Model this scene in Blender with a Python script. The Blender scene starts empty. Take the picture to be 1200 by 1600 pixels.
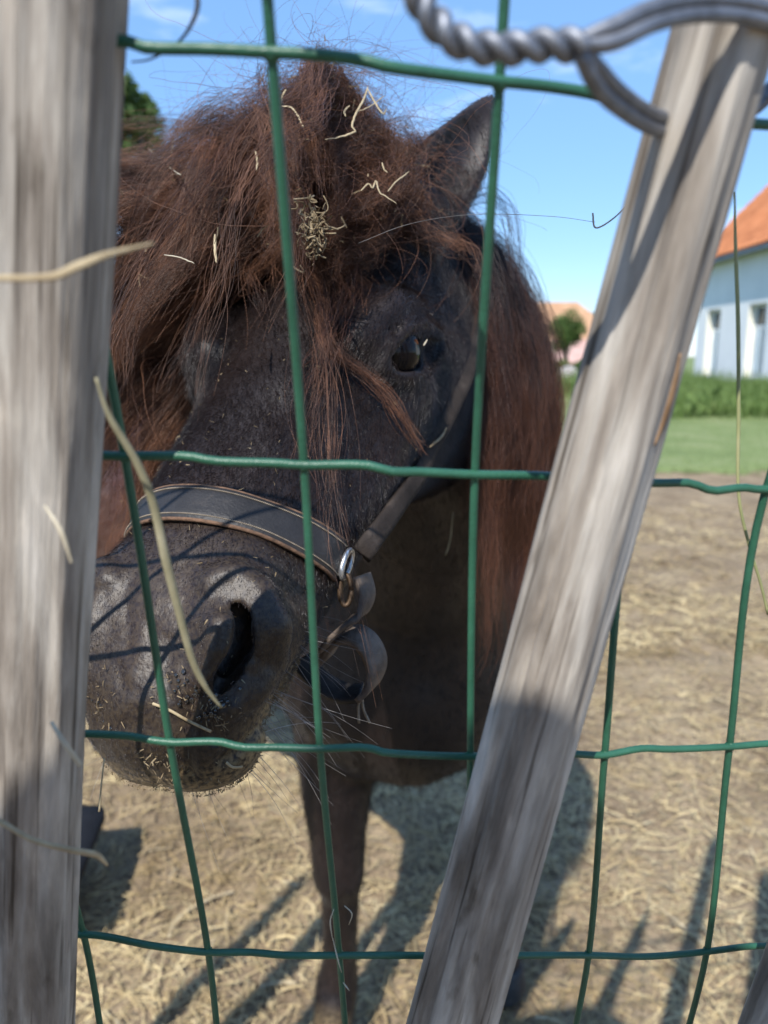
import bpy, math, random
import numpy as np
from mathutils import Vector, Matrix

random.seed(7)
RNG = np.random.default_rng(7)
SC = bpy.context.scene
COL = SC.collection
R = math.radians

# ------------------------------------------------------------------ camera, sky, sun, exposure
CAM_H, PITCH, FPX = 1.05, R(11.5), 1200.0          # camera height, tilt below the horizon, focal length in photo pixels
cd = bpy.data.cameras.new('camera'); cam = bpy.data.objects.new('camera', cd); COL.objects.link(cam)
cam.location = (0, 0, CAM_H); cam.rotation_euler = (math.pi / 2 - PITCH, 0, 0)
cd.sensor_fit = 'VERTICAL'; cd.sensor_height = 36.0; cd.lens = 27.0
cd.clip_start = 0.005; cd.clip_end = 2000
cd.dof.use_dof = True; cd.dof.focus_distance = 0.335; cd.dof.aperture_fstop = 9.5; cd.dof.aperture_blades = 0
SC.camera = cam

SUN_EL = R(46)
SUN_AZ = R(180 + 20)                 # the sun stands behind the photographer, a little to the left
SUN_DIR = Vector((math.sin(SUN_AZ) * math.cos(SUN_EL), math.cos(SUN_AZ) * math.cos(SUN_EL), math.sin(SUN_EL)))
w = bpy.data.worlds.new('World'); SC.world = w; w.use_nodes = True
nt = w.node_tree; nt.nodes.clear()
sky = nt.nodes.new('ShaderNodeTexSky'); sky.sky_type = 'NISHITA'; sky.sun_disc = False
sky.sun_elevation = SUN_EL; sky.sun_rotation = SUN_AZ; sky.air_density = 1.0; sky.dust_density = 0.05; sky.ozone_density = 3.5
tc = nt.nodes.new('ShaderNodeTexCoord'); mp = nt.nodes.new('ShaderNodeMapping'); mp.inputs['Scale'].default_value = (2.2, 2.2, 9.0)
cn = nt.nodes.new('ShaderNodeTexNoise'); cn.inputs['Scale'].default_value = 1.6; cn.inputs['Detail'].default_value = 6; cn.inputs['Roughness'].default_value = 0.6
cr = nt.nodes.new('ShaderNodeValToRGB'); cr.color_ramp.elements[0].position = 0.56; cr.color_ramp.elements[1].position = 0.86
cr.color_ramp.elements[1].color = (0.55, 0.55, 0.55, 1)
mx = nt.nodes.new('ShaderNodeMixRGB'); mx.inputs[2].default_value = (7.5, 7.8, 8.4, 1)
bg = nt.nodes.new('ShaderNodeBackground'); bg.inputs['Strength'].default_value = 0.15
wo = nt.nodes.new('ShaderNodeOutputWorld')
L = nt.links.new
L(tc.outputs['Generated'], mp.inputs[0]); L(mp.outputs[0], cn.inputs['Vector']); L(cn.outputs[0], cr.inputs[0])
hs = nt.nodes.new('ShaderNodeHueSaturation'); hs.inputs['Saturation'].default_value = 1.10; hs.inputs['Value'].default_value = 0.92
L(sky.outputs[0], hs.inputs['Color']); bl = nt.nodes.new('ShaderNodeMixRGB'); bl.inputs[0].default_value = 0.62; bl.inputs[2].default_value = (1.02, 1.98, 3.75, 1)   # clear blue summer air
L(hs.outputs[0], bl.inputs[1]); L(bl.outputs[0], mx.inputs[1]); L(cr.outputs[0], mx.inputs[0]); L(mx.outputs[0], bg.inputs[0]); L(bg.outputs[0], wo.inputs[0])

sd = bpy.data.lights.new('sun', 'SUN'); sd.energy = 3.5; sd.angle = R(0.5); sd.color = (1.0, 0.965, 0.91)
sun = bpy.data.objects.new('sun', sd); COL.objects.link(sun)
sun.rotation_euler = (-SUN_DIR).to_track_quat('-Z', 'Y').to_euler()
SC.view_settings.view_transform = 'Standard'; SC.view_settings.look = 'None'
SC.view_settings.exposure = 0.88; SC.view_settings.gamma = 1.0; SC.view_settings.use_curve_mapping = False
SC.render.engine = 'CYCLES'
SC.cycles.max_bounces = 8; SC.cycles.use_denoising = True

# ------------------------------------------------------------------ small helpers
CP, SP = math.cos(PITCH), math.sin(PITCH)
FWD = np.array([0, CP, -SP]); UP = np.array([0, SP, CP]); RIGHT = np.array([1.0, 0, 0]); EYE = np.array([0, 0, CAM_H])

def at(px, py, z):
    """world point seen at photo pixel (px, py) at depth z metres along the optical axis"""
    return EYE + z * FWD + (px - 600) / FPX * z * RIGHT + (800 - py) / FPX * z * UP

def tag(o, label=None, cat=None, group=None, kind=None):
    if label: o['label'] = label
    if cat: o['category'] = cat
    if group: o['group'] = group
    if kind: o['kind'] = kind
    return o

def empty(name, loc=(0, 0, 0)):
    o = bpy.data.objects.new(name, None); COL.objects.link(o); o.location = loc; o.empty_display_size = 0.1
    return o

def adopt(o, parent):
    o.parent = parent; o.matrix_parent_inverse = Matrix.Translation(-Vector(parent.location))
    return o

def mesh_obj(name, V, F, mat, parent=None, smooth=True):
    me = bpy.data.meshes.new(name)
    V = np.asarray(V, float)
    if isinstance(F, np.ndarray):
        n, k = F.shape
        me.vertices.add(len(V)); me.vertices.foreach_set('co', V.ravel())
        me.loops.add(n * k); me.loops.foreach_set('vertex_index', F.ravel().astype(np.int32))
        me.polygons.add(n); me.polygons.foreach_set('loop_start', np.arange(0, n * k, k, dtype=np.int32))
        me.update(calc_edges=True); me.validate()
    else:
        me.from_pydata([tuple(v) for v in V], [], [tuple(f) for f in F]); me.update()
    if smooth: me.polygons.foreach_set('use_smooth', np.ones(len(me.polygons), bool))
    if mat is not None: me.materials.append(mat)
    o = bpy.data.objects.new(name, me); COL.objects.link(o)
    if parent is not None: adopt(o, parent)
    return o

class MB:
    """collects geometry for ONE mesh object"""
    def __init__(s): s.V = []; s.F = []
    def add(s, V, F):
        b = len(s.V); s.V += [tuple(v) for v in V]; s.F += [tuple(int(i) + b for i in f) for f in F]
    def box(s, a, b):
        (x0, y0, z0), (x1, y1, z1) = a, b
        s.add([(x0, y0, z0), (x1, y0, z0), (x1, y1, z0), (x0, y1, z0), (x0, y0, z1), (x1, y0, z1), (x1, y1, z1), (x0, y1, z1)],
              [(0, 3, 2, 1), (4, 5, 6, 7), (0, 1, 5, 4), (1, 2, 6, 5), (2, 3, 7, 6), (3, 0, 4, 7)])
    def tube(s, P, r, n=8, flat=1.0, cap=True):
        V, F = tube(P, r, n, flat); b = len(V)
        s.add(V, F)
        if cap:
            m = len(s.V) - b; s.F.append(tuple(m + i for i in range(n))[::-1]); s.F.append(tuple(m + b - n + i for i in range(n)))
    def build(s, name, mat, parent=None, smooth=False): return mesh_obj(name, s.V, s.F, mat, parent, smooth)

def tube(P, r, n=8, flat=1.0, twist=0.0, ref=None):
    """swept tube along points P with radius r (scalar or per point); flat < 1 squashes it"""
    P = np.asarray(P, float); m = len(P); r = np.broadcast_to(r, (m,)).astype(float)
    T = np.gradient(P, axis=0); T /= np.linalg.norm(T, axis=1)[:, None] + 1e-12
    u = np.array([0.3, -1, 0.2]) if ref is None else np.asarray(ref, float)
    V = []
    for i in range(m):
        u = u - T[i] * (u @ T[i])
        if np.linalg.norm(u) < 1e-6: u = np.cross(T[i], (0.1, 0.7, 0.5))
        u /= np.linalg.norm(u); v = np.cross(T[i], u)
        for k in range(n):
            a = 2 * math.pi * k / n + twist * i
            V.append(P[i] + r[i] * (math.cos(a) * flat * u + math.sin(a) * v))
    F = [(i * n + k, i * n + (k + 1) % n, (i + 1) * n + (k + 1) % n, (i + 1) * n + k) for i in range(m - 1) for k in range(n)]
    return V, F

def spline(P, n):
    """Catmull-Rom through P, n samples evenly spread in arc length"""
    P = np.asarray(P, float)
    Q = np.vstack([2 * P[0] - P[1], P, 2 * P[-1] - P[-2]])
    out = []
    for i in range(len(P) - 1):
        p0, p1, p2, p3 = Q[i:i + 4]
        for t in np.linspace(0, 1, 24, endpoint=False):
            out.append(0.5 * (2 * p1 + (p2 - p0) * t + (2 * p0 - 5 * p1 + 4 * p2 - p3) * t * t + (3 * p1 - p0 - 3 * p2 + p3) * t ** 3))
    out.append(P[-1]); out = np.array(out)
    d = np.r_[0, np.cumsum(np.linalg.norm(np.diff(out, axis=0), axis=1))]
    s = np.linspace(0, d[-1], n)
    return np.stack([np.interp(s, d, out[:, k]) for k in range(out.shape[1])], 1)

def hash3(i, j, k, seed=0):
    h = (i.astype(np.int64) * 374761393 + j.astype(np.int64) * 668265263 + k.astype(np.int64) * 2147483647 + seed * 974711) & 0x7fffffff
    h = ((h ^ (h >> 13)) * 1274126177) & 0x7fffffff
    return ((h ^ (h >> 16)) & 0xffffff) / float(0xffffff) * 2 - 1

def noise3(P, seed=0):
    """value noise in [-1, 1] at points P (..., 3)"""
    P = np.asarray(P, float); i = np.floor(P).astype(int); f = P - i; f = f * f * (3 - 2 * f)
    o = 0
    for a in (0, 1):
        for b in (0, 1):
            for c in (0, 1):
                wgt = (f[..., 0] if a else 1 - f[..., 0]) * (f[..., 1] if b else 1 - f[..., 1]) * (f[..., 2] if c else 1 - f[..., 2])
                o = o + wgt * hash3(i[..., 0] + a, i[..., 1] + b, i[..., 2] + c, seed)
    return o

# ------------------------------------------------------------------ materials
def new_mat(name):
    m = bpy.data.materials.new(name); m.use_nodes = True; t = m.node_tree; t.nodes.clear()
    out = t.nodes.new('ShaderNodeOutputMaterial'); b = t.nodes.new('ShaderNodeBsdfPrincipled')
    t.links.new(b.outputs[0], out.inputs[0])
    return m, t, b, out

def ramp(t, stops):
    r = t.nodes.new('ShaderNodeValToRGB'); e = r.color_ramp.elements
    while len(e) < len(stops): e.new(0.5)
    for el, (p, c) in zip(e, stops): el.position = p; el.color = (*c, 1) if len(c) == 3 else c
    return r

def noise_mat(name, stops, scale=(10, 10, 10), rough=0.8, bump=0.0, bscale=None, detail=8, spec=0.3, dist=0.0, coords='Object', extra=None):
    m, t, b, out = new_mat(name); l = t.links.new
    c = t.nodes.new('ShaderNodeTexCoord'); mp = t.nodes.new('ShaderNodeMapping'); mp.inputs['Scale'].default_value = scale
    n = t.nodes.new('ShaderNodeTexNoise'); n.inputs['Scale'].default_value = 1; n.inputs['Detail'].default_value = detail
    n.inputs['Roughness'].default_value = 0.62; n.inputs['Distortion'].default_value = dist
    r = ramp(t, stops)
    l(c.outputs[coords], mp.inputs[0]); l(mp.outputs[0], n.inputs['Vector']); l(n.outputs[0], r.inputs[0])
    last = r.outputs[0]
    if extra:                                        # second, larger pattern multiplied in: (scale, stops)
        mp2 = t.nodes.new('ShaderNodeMapping'); mp2.inputs['Scale'].default_value = extra[0]; mp2.inputs['Location'].default_value = (3.1, 7.7, 1.3)
        n2 = t.nodes.new('ShaderNodeTexNoise'); n2.inputs['Scale'].default_value = 1; n2.inputs['Detail'].default_value = 6
        r2 = ramp(t, extra[1]); mm = t.nodes.new('ShaderNodeMixRGB'); mm.blend_type = 'MULTIPLY'; mm.inputs[0].default_value = 1
        l(c.outputs[coords], mp2.inputs[0]); l(mp2.outputs[0], n2.inputs['Vector']); l(n2.outputs[0], r2.inputs[0])
        l(last, mm.inputs[1]); l(r2.outputs[0], mm.inputs[2]); last = mm.outputs[0]
    l(last, b.inputs['Base Color'])
    b.inputs['Roughness'].default_value = rough; b.inputs['Specular IOR Level'].default_value = spec
    if bump:
        bp = t.nodes.new('ShaderNodeBump'); bp.inputs['Strength'].default_value = bump; bp.inputs['Distance'].default_value = 0.002
        if bscale:
            mp3 = t.nodes.new('ShaderNodeMapping'); mp3.inputs['Scale'].default_value = bscale
            n3 = t.nodes.new('ShaderNodeTexNoise'); n3.inputs['Scale'].default_value = 1; n3.inputs['Detail'].default_value = 6
            l(c.outputs[coords], mp3.inputs[0]); l(mp3.outputs[0], n3.inputs['Vector']); l(n3.outputs[0], bp.inputs['Height'])
        else: l(n.outputs[0], bp.inputs['Height'])
        l(bp.outputs[0], b.inputs['Normal'])
    return m

def plain(name, col, rough=0.5, metal=0.0, spec=0.5):
    return noise_mat(name, [(0.3, tuple(c * 0.85 for c in col)), (0.7, tuple(min(1, c * 1.12) for c in col))], (6, 6, 6), rough, spec=spec) if metal == 0 else metal_mat(name, col, rough)

def metal_mat(name, col, rough):
    m = noise_mat(name, [(0.3, tuple(c * 0.6 for c in col)), (0.7, col)], (180, 180, 180), rough, 0.2)
    m.node_tree.nodes['Principled BSDF'].inputs['Metallic'].default_value = 0.85
    return m

def hair_mat(name, dark, light, rough=0.45, spec=0.4, trans=0.25, tipcol=None, clump=38):
    """hair strands: colour varies from strand to strand; part of the light passes through"""
    m, t, b, out = new_mat(name); l = t.links.new
    h = t.nodes.new('ShaderNodeHairInfo'); r = ramp(t, [(0.12, dark), (0.55, tuple(a * 0.64 + c * 0.36 for a, c in zip(dark, light))), (0.9, light)])
    c = t.nodes.new('ShaderNodeTexCoord'); n = t.nodes.new('ShaderNodeTexNoise'); n.inputs['Scale'].default_value = clump; n.inputs['Detail'].default_value = 3   # whole locks are darker or lighter
    rn = ramp(t, [(0.32, (0, 0, 0)), (0.68, (1, 1, 1))]); mm = t.nodes.new('ShaderNodeMixRGB'); mm.inputs[0].default_value = 0.5
    l(c.outputs['Object'], n.inputs['Vector']); l(n.outputs[0], rn.inputs[0]); l(rn.outputs[0], mm.inputs[1]); l(h.outputs['Random'], mm.inputs[2])
    l(mm.outputs[0], r.inputs[0]); last = r.outputs[0]
    if tipcol:                                           # sun-bleached towards the tips
        ri = ramp(t, [(0.35, (0, 0, 0)), (0.95, (1, 1, 1))]); mt = t.nodes.new('ShaderNodeMixRGB'); mt.inputs[2].default_value = (*tipcol, 1)
        l(h.outputs['Intercept'], ri.inputs[0]); l(ri.outputs[0], mt.inputs[0]); l(last, mt.inputs[1]); last = mt.outputs[0]
    l(last, b.inputs['Base Color'])
    b.inputs['Roughness'].default_value = rough; b.inputs['Specular IOR Level'].default_value = spec
    if trans:
        tr = t.nodes.new('ShaderNodeBsdfTranslucent'); l(last, tr.inputs[0])
        mxs = t.nodes.new('ShaderNodeMixShader'); mxs.inputs[0].default_value = trans
        l(b.outputs[0], mxs.inputs[1]); l(tr.outputs[0], mxs.inputs[2]); l(mxs.outputs[0], out.inputs[0])
    return m

M = {}
def wood(name, stops, dark=0.5):
    m = noise_mat(name, stops, (110, 110, 12), 0.92, 0.8, (240, 240, 14), 10, 0.12, 0.4,
                  extra=((50, 50, 7.0), [(0.30, (dark, dark, dark)), (0.46, (0.9, 0.88, 0.86)), (0.7, (1.08, 1.08, 1.08))]))
    t = m.node_tree; l = t.links.new; b = t.nodes['Principled BSDF']; src = b.inputs['Base Color'].links[0].from_socket   # dark flecks, rot spots and pale scuffs
    c = t.nodes.new('ShaderNodeTexCoord')
    for sc, st in (((380, 380, 9), [(0.34, (0.42, 0.40, 0.38)), (0.42, (1, 1, 1))]), ((160, 160, 22), [(0.35, (0.80, 0.79, 0.78)), (0.65, (1.12, 1.12, 1.11))]), ((55, 55, 17), [(0.58, (1, 1, 1)), (0.72, (0.68, 0.65, 0.62))]), ((130, 130, 42), [(0.30, (1.25, 1.24, 1.22)), (0.42, (1, 1, 1)), (0.64, (1, 1, 1)), (0.74, (0.6, 0.58, 0.56))]), ((14, 14, 5), [(0.3, (0.90, 0.89, 0.88)), (0.7, (1.1, 1.1, 1.1))])):
        mp = t.nodes.new('ShaderNodeMapping'); mp.inputs['Scale'].default_value = sc; n = t.nodes.new('ShaderNodeTexNoise'); n.inputs['Scale'].default_value = 1; n.inputs['Detail'].default_value = 5
        r = ramp(t, st); mm = t.nodes.new('ShaderNodeMixRGB'); mm.blend_type = 'MULTIPLY'; mm.inputs[0].default_value = 1
        l(c.outputs['Object'], mp.inputs[0]); l(mp.outputs[0], n.inputs['Vector']); l(n.outputs[0], r.inputs[0]); l(src, mm.inputs[1]); l(r.outputs[0], mm.inputs[2]); src = mm.outputs[0]
    l(src, b.inputs['Base Color'])
    return m
M['wood'] = wood('weathered_wood', [(0.25, (0.13, 0.110, 0.092)), (0.42, (0.295, 0.264, 0.231)), (0.56, (0.44, 0.41, 0.368)), (0.74, (0.62, 0.59, 0.545))])
M['wood_fresh'] = wood('torn_wood', [(0.25, (0.19, 0.11, 0.06)), (0.5, (0.36, 0.235, 0.14)), (0.75, (0.44, 0.34, 0.25))], 0.6)
M['green'] = noise_mat('green_plastic_coat', [(0.3, (0.018, 0.082, 0.048)), (0.7, (0.030, 0.125, 0.074))], (60, 60, 60), 0.42, 0.15, (900, 900, 900), spec=0.5)
M['galv'] = metal_mat('galvanised_wire', (0.27, 0.285, 0.32), 0.56)
M['straw'] = noise_mat('dry_straw', [(0.25, (0.24, 0.175, 0.095)), (0.55, (0.42, 0.335, 0.205)), (0.8, (0.58, 0.50, 0.35))], (120, 120, 120), 0.7)
M['hay_dull'] = noise_mat('dull_chewed_hay', [(0.25, (0.12, 0.085, 0.045)), (0.55, (0.24, 0.18, 0.105)), (0.8, (0.40, 0.33, 0.22))], (120, 120, 120), 0.8)
M['straw_pale'] = noise_mat('bleached_straw', [(0.25, (0.34, 0.28, 0.19)), (0.6, (0.52, 0.46, 0.34)), (0.85, (0.66, 0.61, 0.50))], (120, 120, 120), 0.6)
M['straw_green'] = noise_mat('half_dried_grass', [(0.25, (0.18, 0.16, 0.09)), (0.55, (0.31, 0.28, 0.175)), (0.8, (0.44, 0.40, 0.28))], (90, 90, 90), 0.6)
M['stem'] = noise_mat('green_grass_stem', [(0.3, (0.13, 0.16, 0.06)), (0.6, (0.30, 0.30, 0.14)), (0.8, (0.42, 0.38, 0.22))], (30, 30, 30), 0.55)
def unit(v): return v / (np.linalg.norm(v, axis=-1, keepdims=True) + 1e-9)
# ------------------------------------------------------------------ ground: bare earth, lawn beyond, straw in front
def gh(x, y):
    P = np.stack([np.asarray(x, float), np.asarray(y, float), np.zeros_like(np.asarray(x, float))], -1)
    fade = np.clip((12 - np.abs(P[..., 1])) / 8, 0, 1)
    return fade * (0.012 * noise3(P * 1.7, 1) + 0.010 * noise3(P * 6, 2) + 0.005 * noise3(P * 19, 3)) - 0.012 * fade
gx = np.unique(np.r_[-400, -150, -60, -25, -12, -7, np.arange(-4, 5, 0.05), 7, 12, 25, 60, 150, 400]); gy = np.unique(np.r_[-40, -10, -4, np.arange(-1.5, 8.5, 0.05), 9.5, 11, 14, 20, 40, 90, 200, 600, 1200])
XX, YY = np.meshgrid(gx, gy, indexing='ij'); ZZ = gh(XX, YY)
n1_, n2_ = XX.shape; idx = np.arange(n1_ * n2_).reshape(n1_, n2_)
Fg = np.stack([idx[:-1, :-1], idx[1:, :-1], idx[1:, 1:], idx[:-1, 1:]], -1).reshape(-1, 4)
m, t, b, out = new_mat('trodden_earth'); l = t.links.new
c = t.nodes.new('ShaderNodeTexCoord')
na_ = t.nodes.new('ShaderNodeTexNoise'); na_.inputs['Scale'].default_value = 3.0; na_.inputs['Detail'].default_value = 10; na_.inputs['Roughness'].default_value = 0.65
ra_ = ramp(t, [(0.3, (0.175, 0.13, 0.088)), (0.5, (0.275, 0.212, 0.142)), (0.7, (0.37, 0.295, 0.20))])
nb_ = t.nodes.new('ShaderNodeTexNoise'); nb_.inputs['Scale'].default_value = 55; nb_.inputs['Detail'].default_value = 8; nb_.inputs['Distortion'].default_value = 1.2
rb_ = ramp(t, [(0.3, (0.55, 0.5, 0.45)), (0.5, (0.95, 0.93, 0.9)), (0.72, (1.35, 1.3, 1.15))]); mm_ = t.nodes.new('ShaderNodeMixRGB'); mm_.blend_type = 'MULTIPLY'; mm_.inputs[0].default_value = 1
bp_ = t.nodes.new('ShaderNodeBump'); bp_.inputs['Strength'].default_value = 0.7; bp_.inputs['Distance'].default_value = 0.012
l(c.outputs['Object'], na_.inputs['Vector']); l(c.outputs['Object'], nb_.inputs['Vector']); l(na_.outputs[0], ra_.inputs[0]); l(nb_.outputs[0], rb_.inputs[0])
l(ra_.outputs[0], mm_.inputs[1]); l(rb_.outputs[0], mm_.inputs[2]); l(mm_.outputs[0], b.inputs['Base Color']); l(nb_.outputs[0], bp_.inputs['Height']); l(bp_.outputs[0], b.inputs['Normal'])
b.inputs['Roughness'].default_value = 0.95; b.inputs['Specular IOR Level'].default_value = 0.1
tag(mesh_obj('ground', np.stack([XX.ravel(), YY.ravel(), ZZ.ravel()], 1), Fg, m), 'bare trodden earth of the paddock', kind='structure')
# lawn sheet with an uneven worn edge
lx = np.r_[-300, -80, -30, np.arange(-14, 30, 0.12), 60, 300]; rows = []
edge = 7.0 + 0.35 * noise3(np.stack([lx * 0.7, lx * 0, lx * 0], -1), 9) + 0.16 * noise3(np.stack([lx * 3.1, lx * 0, lx * 0], -1), 10)
ly = [0, 0.1, 0.4, 1.5, 4, 10, 30, 120, 500, 1000]
V = np.concatenate([np.stack([lx, edge + q, gh(lx, edge + q) + (0.006 if q == 0 else 0.028)], 1) for q in ly]); k = len(lx)
Fl = [(j * k + i, j * k + i + 1, (j + 1) * k + i + 1, (j + 1) * k + i) for j in range(len(ly) - 1) for i in range(k - 1)]
M['lawn'] = noise_mat('lawn', [(0.3, (0.145, 0.19, 0.066)), (0.5, (0.205, 0.255, 0.095)), (0.72, (0.28, 0.30, 0.145))], (1.4, 1.4, 1.4), 0.9, 0.8, (60, 60, 60), 10, 0.15, extra=((30, 30, 30), [(0.3, (0.6, 0.6, 0.6)), (0.7, (1.15, 1.15, 1.15))]))
tag(mesh_obj('lawn', V, Fl, M['lawn']), 'short green lawn beyond the bare paddock', kind='structure')
def blades(name, C, hgt, wid, lean, mat, seed, label, cat):
    rng = np.random.default_rng(seed); n = len(C); a = rng.random(n) * 6.28; h = hgt * rng.uniform(0.5, 1.3, n); w_ = wid * rng.uniform(0.6, 1.3, n)
    sx = np.stack([np.cos(a), np.sin(a), 0 * a], 1); ld = np.stack([-np.sin(a), np.cos(a), 0 * a], 1) * (lean * rng.uniform(0, 1.2, n))[:, None] * h[:, None]
    up_ = np.stack([0 * a, 0 * a, h], 1)
    V = np.stack([C - sx * w_[:, None], C + sx * w_[:, None], C + up_ * 0.55 + ld * 0.35 + sx * w_[:, None] * .7, C + up_ * 0.55 + ld * 0.35 - sx * w_[:, None] * .7, C + up_ + ld], 1).reshape(-1, 3)
    b0 = np.arange(n) * 5
    F = np.concatenate([np.stack([b0, b0 + 1, b0 + 2], 1), np.stack([b0, b0 + 2, b0 + 3], 1), np.stack([b0 + 3, b0 + 2, b0 + 4], 1)])
    return tag(mesh_obj(name, V, F, mat, None, False), label, cat, kind='stuff')
rng = np.random.default_rng(2)
k = 26000; gx_ = rng.uniform(-3, 9, k); gy_ = 6.8 + 8 * rng.random(k) ** 1.6
ed = np.interp(gx_, lx, edge); ok = gy_ > ed - 0.05 - 0.25 * rng.random(k) ** 3
C = np.stack([gx_, gy_, gh(gx_, gy_) + 0.004], 1)[ok]
M['grass'] = noise_mat('grass_blades', [(0.3, (0.12, 0.172, 0.056)), (0.55, (0.175, 0.23, 0.085)), (0.8, (0.25, 0.26, 0.125))], (3, 3, 3), 0.7)
blades('grass', C, 0.05, 0.004, 0.7, M['grass'], 3, 'short grass of the lawn at its worn edge', 'grass')
# straw litter on the ground
def litter(name, n, xr, yr, lr, wr, mat, seed, label, yexp=1.0):
    rng = np.random.default_rng(seed); x = rng.uniform(*xr, n); y = yr[0] + (yr[1] - yr[0]) * rng.random(n) ** yexp
    dens = 0.5 + 0.5 * noise3(np.stack([x * 1.6, y * 1.6, 0 * x], -1), 77) + 0.25 * noise3(np.stack([x * 5, y * 5, 0 * x], -1), 78); keep = rng.random(n) < np.clip(dens * 1.25 + 0.12, 0.08, 1); x, y = x[keep], y[keep]; n = len(x)
    a = rng.random(n) * 6.283; ln = rng.uniform(*lr, n) * (0.5 + rng.random(n) ** 2 * 1.2); w_ = rng.uniform(*wr, n); tiltz = rng.normal(0, 0.16, n); bend = rng.normal(0, 0.09, n)
    d = np.stack([np.cos(a), np.sin(a), tiltz], 1); s_ = np.stack([-np.sin(a), np.cos(a), rng.normal(0, 0.4, n)], 1)
    c0 = np.stack([x, y, gh(x, y) + rng.uniform(0.001, 0.016, n)], 1); secs = []
    for q in (-1, -0.33, 0.33, 1):
        p = c0 + d * (q * ln)[:, None] + s_ * (bend * ln * (1 - q * q))[:, None] + np.array([0, 0, 1]) * (0.10 * ln * (1 - q * q))[:, None]
        p[:, 2] = np.maximum(p[:, 2], gh(p[:, 0], p[:, 1]) + 0.0015)
        secs += [p - s_ * w_[:, None], p + s_ * w_[:, None]]
    V = np.stack(secs, 1).reshape(-1, 3); b0 = np.arange(n) * 8
    F = np.concatenate([np.stack([b0 + 2 * q, b0 + 2 * q + 1, b0 + 2 * q + 3, b0 + 2 * q + 2], 1) for q in range(3)])
    return tag(mesh_obj(name, V, F, mat, None, False), label, 'straw', kind='stuff')
M['litter'] = noise_mat('trampled_straw', [(0.25, (0.21, 0.15, 0.078)), (0.42, (0.41, 0.312, 0.162)), (0.58, (0.55, 0.435, 0.24)), (0.8, (0.72, 0.60, 0.37))], (26, 26, 26), 0.8, detail=3, extra=((2.6, 2.6, 2.6), [(0.36, (0.66, 0.62, 0.58)), (0.58, (1.08, 1.08, 1.08))]))
litter('straw_litter', 60000, (-1.6, 2.0), (0.75, 3.3), (0.004, 0.034), (0.0005, 0.0016), M['litter'], 4, 'trampled hay and straw covering the paddock ground', 1.15)
litter('straw_litter', 26000, (-2.2, 3.4), (2.6, 5.4), (0.012, 0.045), (0.0012, 0.003), M['litter'], 6, 'thinner straw scattered towards the bare earth', 1.6)
litter('straw_litter', 130, (-0.9, 1.2), (0.95, 2.6), (0.025, 0.06), (0.0015, 0.0035), M['straw'], 5, 'broad bleached blades lying on top of the hay', 1.0)
# ------------------------------------------------------------------ white farmhouse on the right: long wall running away from the viewer, tiled roof
M['lime'] = noise_mat('limewash', [(0.3, (0.74, 0.745, 0.74)), (0.55, (0.82, 0.82, 0.81)), (0.8, (0.86, 0.86, 0.845))], (1.2, 1.2, 0.8), 0.9, 0.2, (30, 30, 30))
M['plinth'] = noise_mat('blue_grey_plinth', [(0.3, (0.16, 0.19, 0.23)), (0.7, (0.26, 0.29, 0.33))], (3, 3, 3), 0.9)
M['roof'] = noise_mat('orange_pantiles', [(0.25, (0.30, 0.105, 0.045)), (0.5, (0.46, 0.175, 0.075)), (0.75, (0.56, 0.25, 0.12))], (3, 3, 3), 0.85, 0.3, (20, 20, 20), extra=((0.7, 0.7, 0.7), [(0.3, (0.75, 0.72, 0.7)), (0.7, (1.1, 1.1, 1.1))]))
M['white_paint'] = noise_mat('white_window_paint', [(0.3, (0.70, 0.72, 0.73)), (0.7, (0.80, 0.81, 0.81))], (4, 4, 4), 0.5)
M['blue_paint'] = noise_mat('pale_blue_paint', [(0.3, (0.50, 0.60, 0.66)), (0.7, (0.60, 0.70, 0.75))], (4, 4, 4), 0.6)
M['cream'] = noise_mat('cream_reveal', [(0.3, (0.72, 0.68, 0.56)), (0.7, (0.80, 0.77, 0.66))], (4, 4, 4), 0.8)
m, t, b, out = new_mat('window_glass'); b.inputs['Base Color'].default_value = (0.02, 0.035, 0.04, 1); b.inputs['Roughness'].default_value = 0.05; b.inputs['Specular IOR Level'].default_value = 0.6
M['glass'] = m
HX, HY0, HY1, EAVE = 10.0, 9.0, 25.2, 4.18
H = tag(empty('farmhouse', (HX + 3, 17, 0)), 'white farmhouse with an orange tiled roof behind the leaning paling', 'house')
wins = [(21.2, 1.05), (24.0, 0.95), (17.6, 1.05), (14.0, 1.05)]                  # centre along the wall, width
zb, zt_, DEP = 0.45, 2.42, 0.26
ys = sorted([HY0, HY1] + [c_ - w_ / 2 for c_, w_ in wins] + [c_ + w_ / 2 for c_, w_ in wins])
e = MB()
def wall_quad(y0, y1, z0, z1): e.add([(HX, y0, z0), (HX, y1, z0), (HX, y1, z1), (HX, y0, z1)], [(0, 3, 2, 1)])
wall_quad(HY0, HY1, zt_, EAVE + 0.05); wall_quad(HY0, HY1, 0.30, zb)
for i in range(0, len(ys) - 1, 2): wall_quad(ys[i], ys[i + 1], zb, zt_)
e.add([(HX, HY1, 0.30), (HX + 7, HY1, 0.30), (HX + 7, HY1, EAVE), (HX + 3.5, HY1, EAVE + 3.5), (HX, HY1, EAVE)], [(0, 1, 2, 3, 4)])
e.add([(HX, HY0, 0.30), (HX + 7, HY0, 0.30), (HX + 7, HY0, EAVE), (HX + 3.5, HY0, EAVE + 3.5), (HX, HY0, EAVE)], [(4, 3, 2, 1, 0)])
e.add([(HX + 7, HY0, 0.30), (HX + 7, HY1, 0.30), (HX + 7, HY1, EAVE), (HX + 7, HY0, EAVE)], [(0, 1, 2, 3)])
e.build('wall', M['lime'], H)
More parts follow.
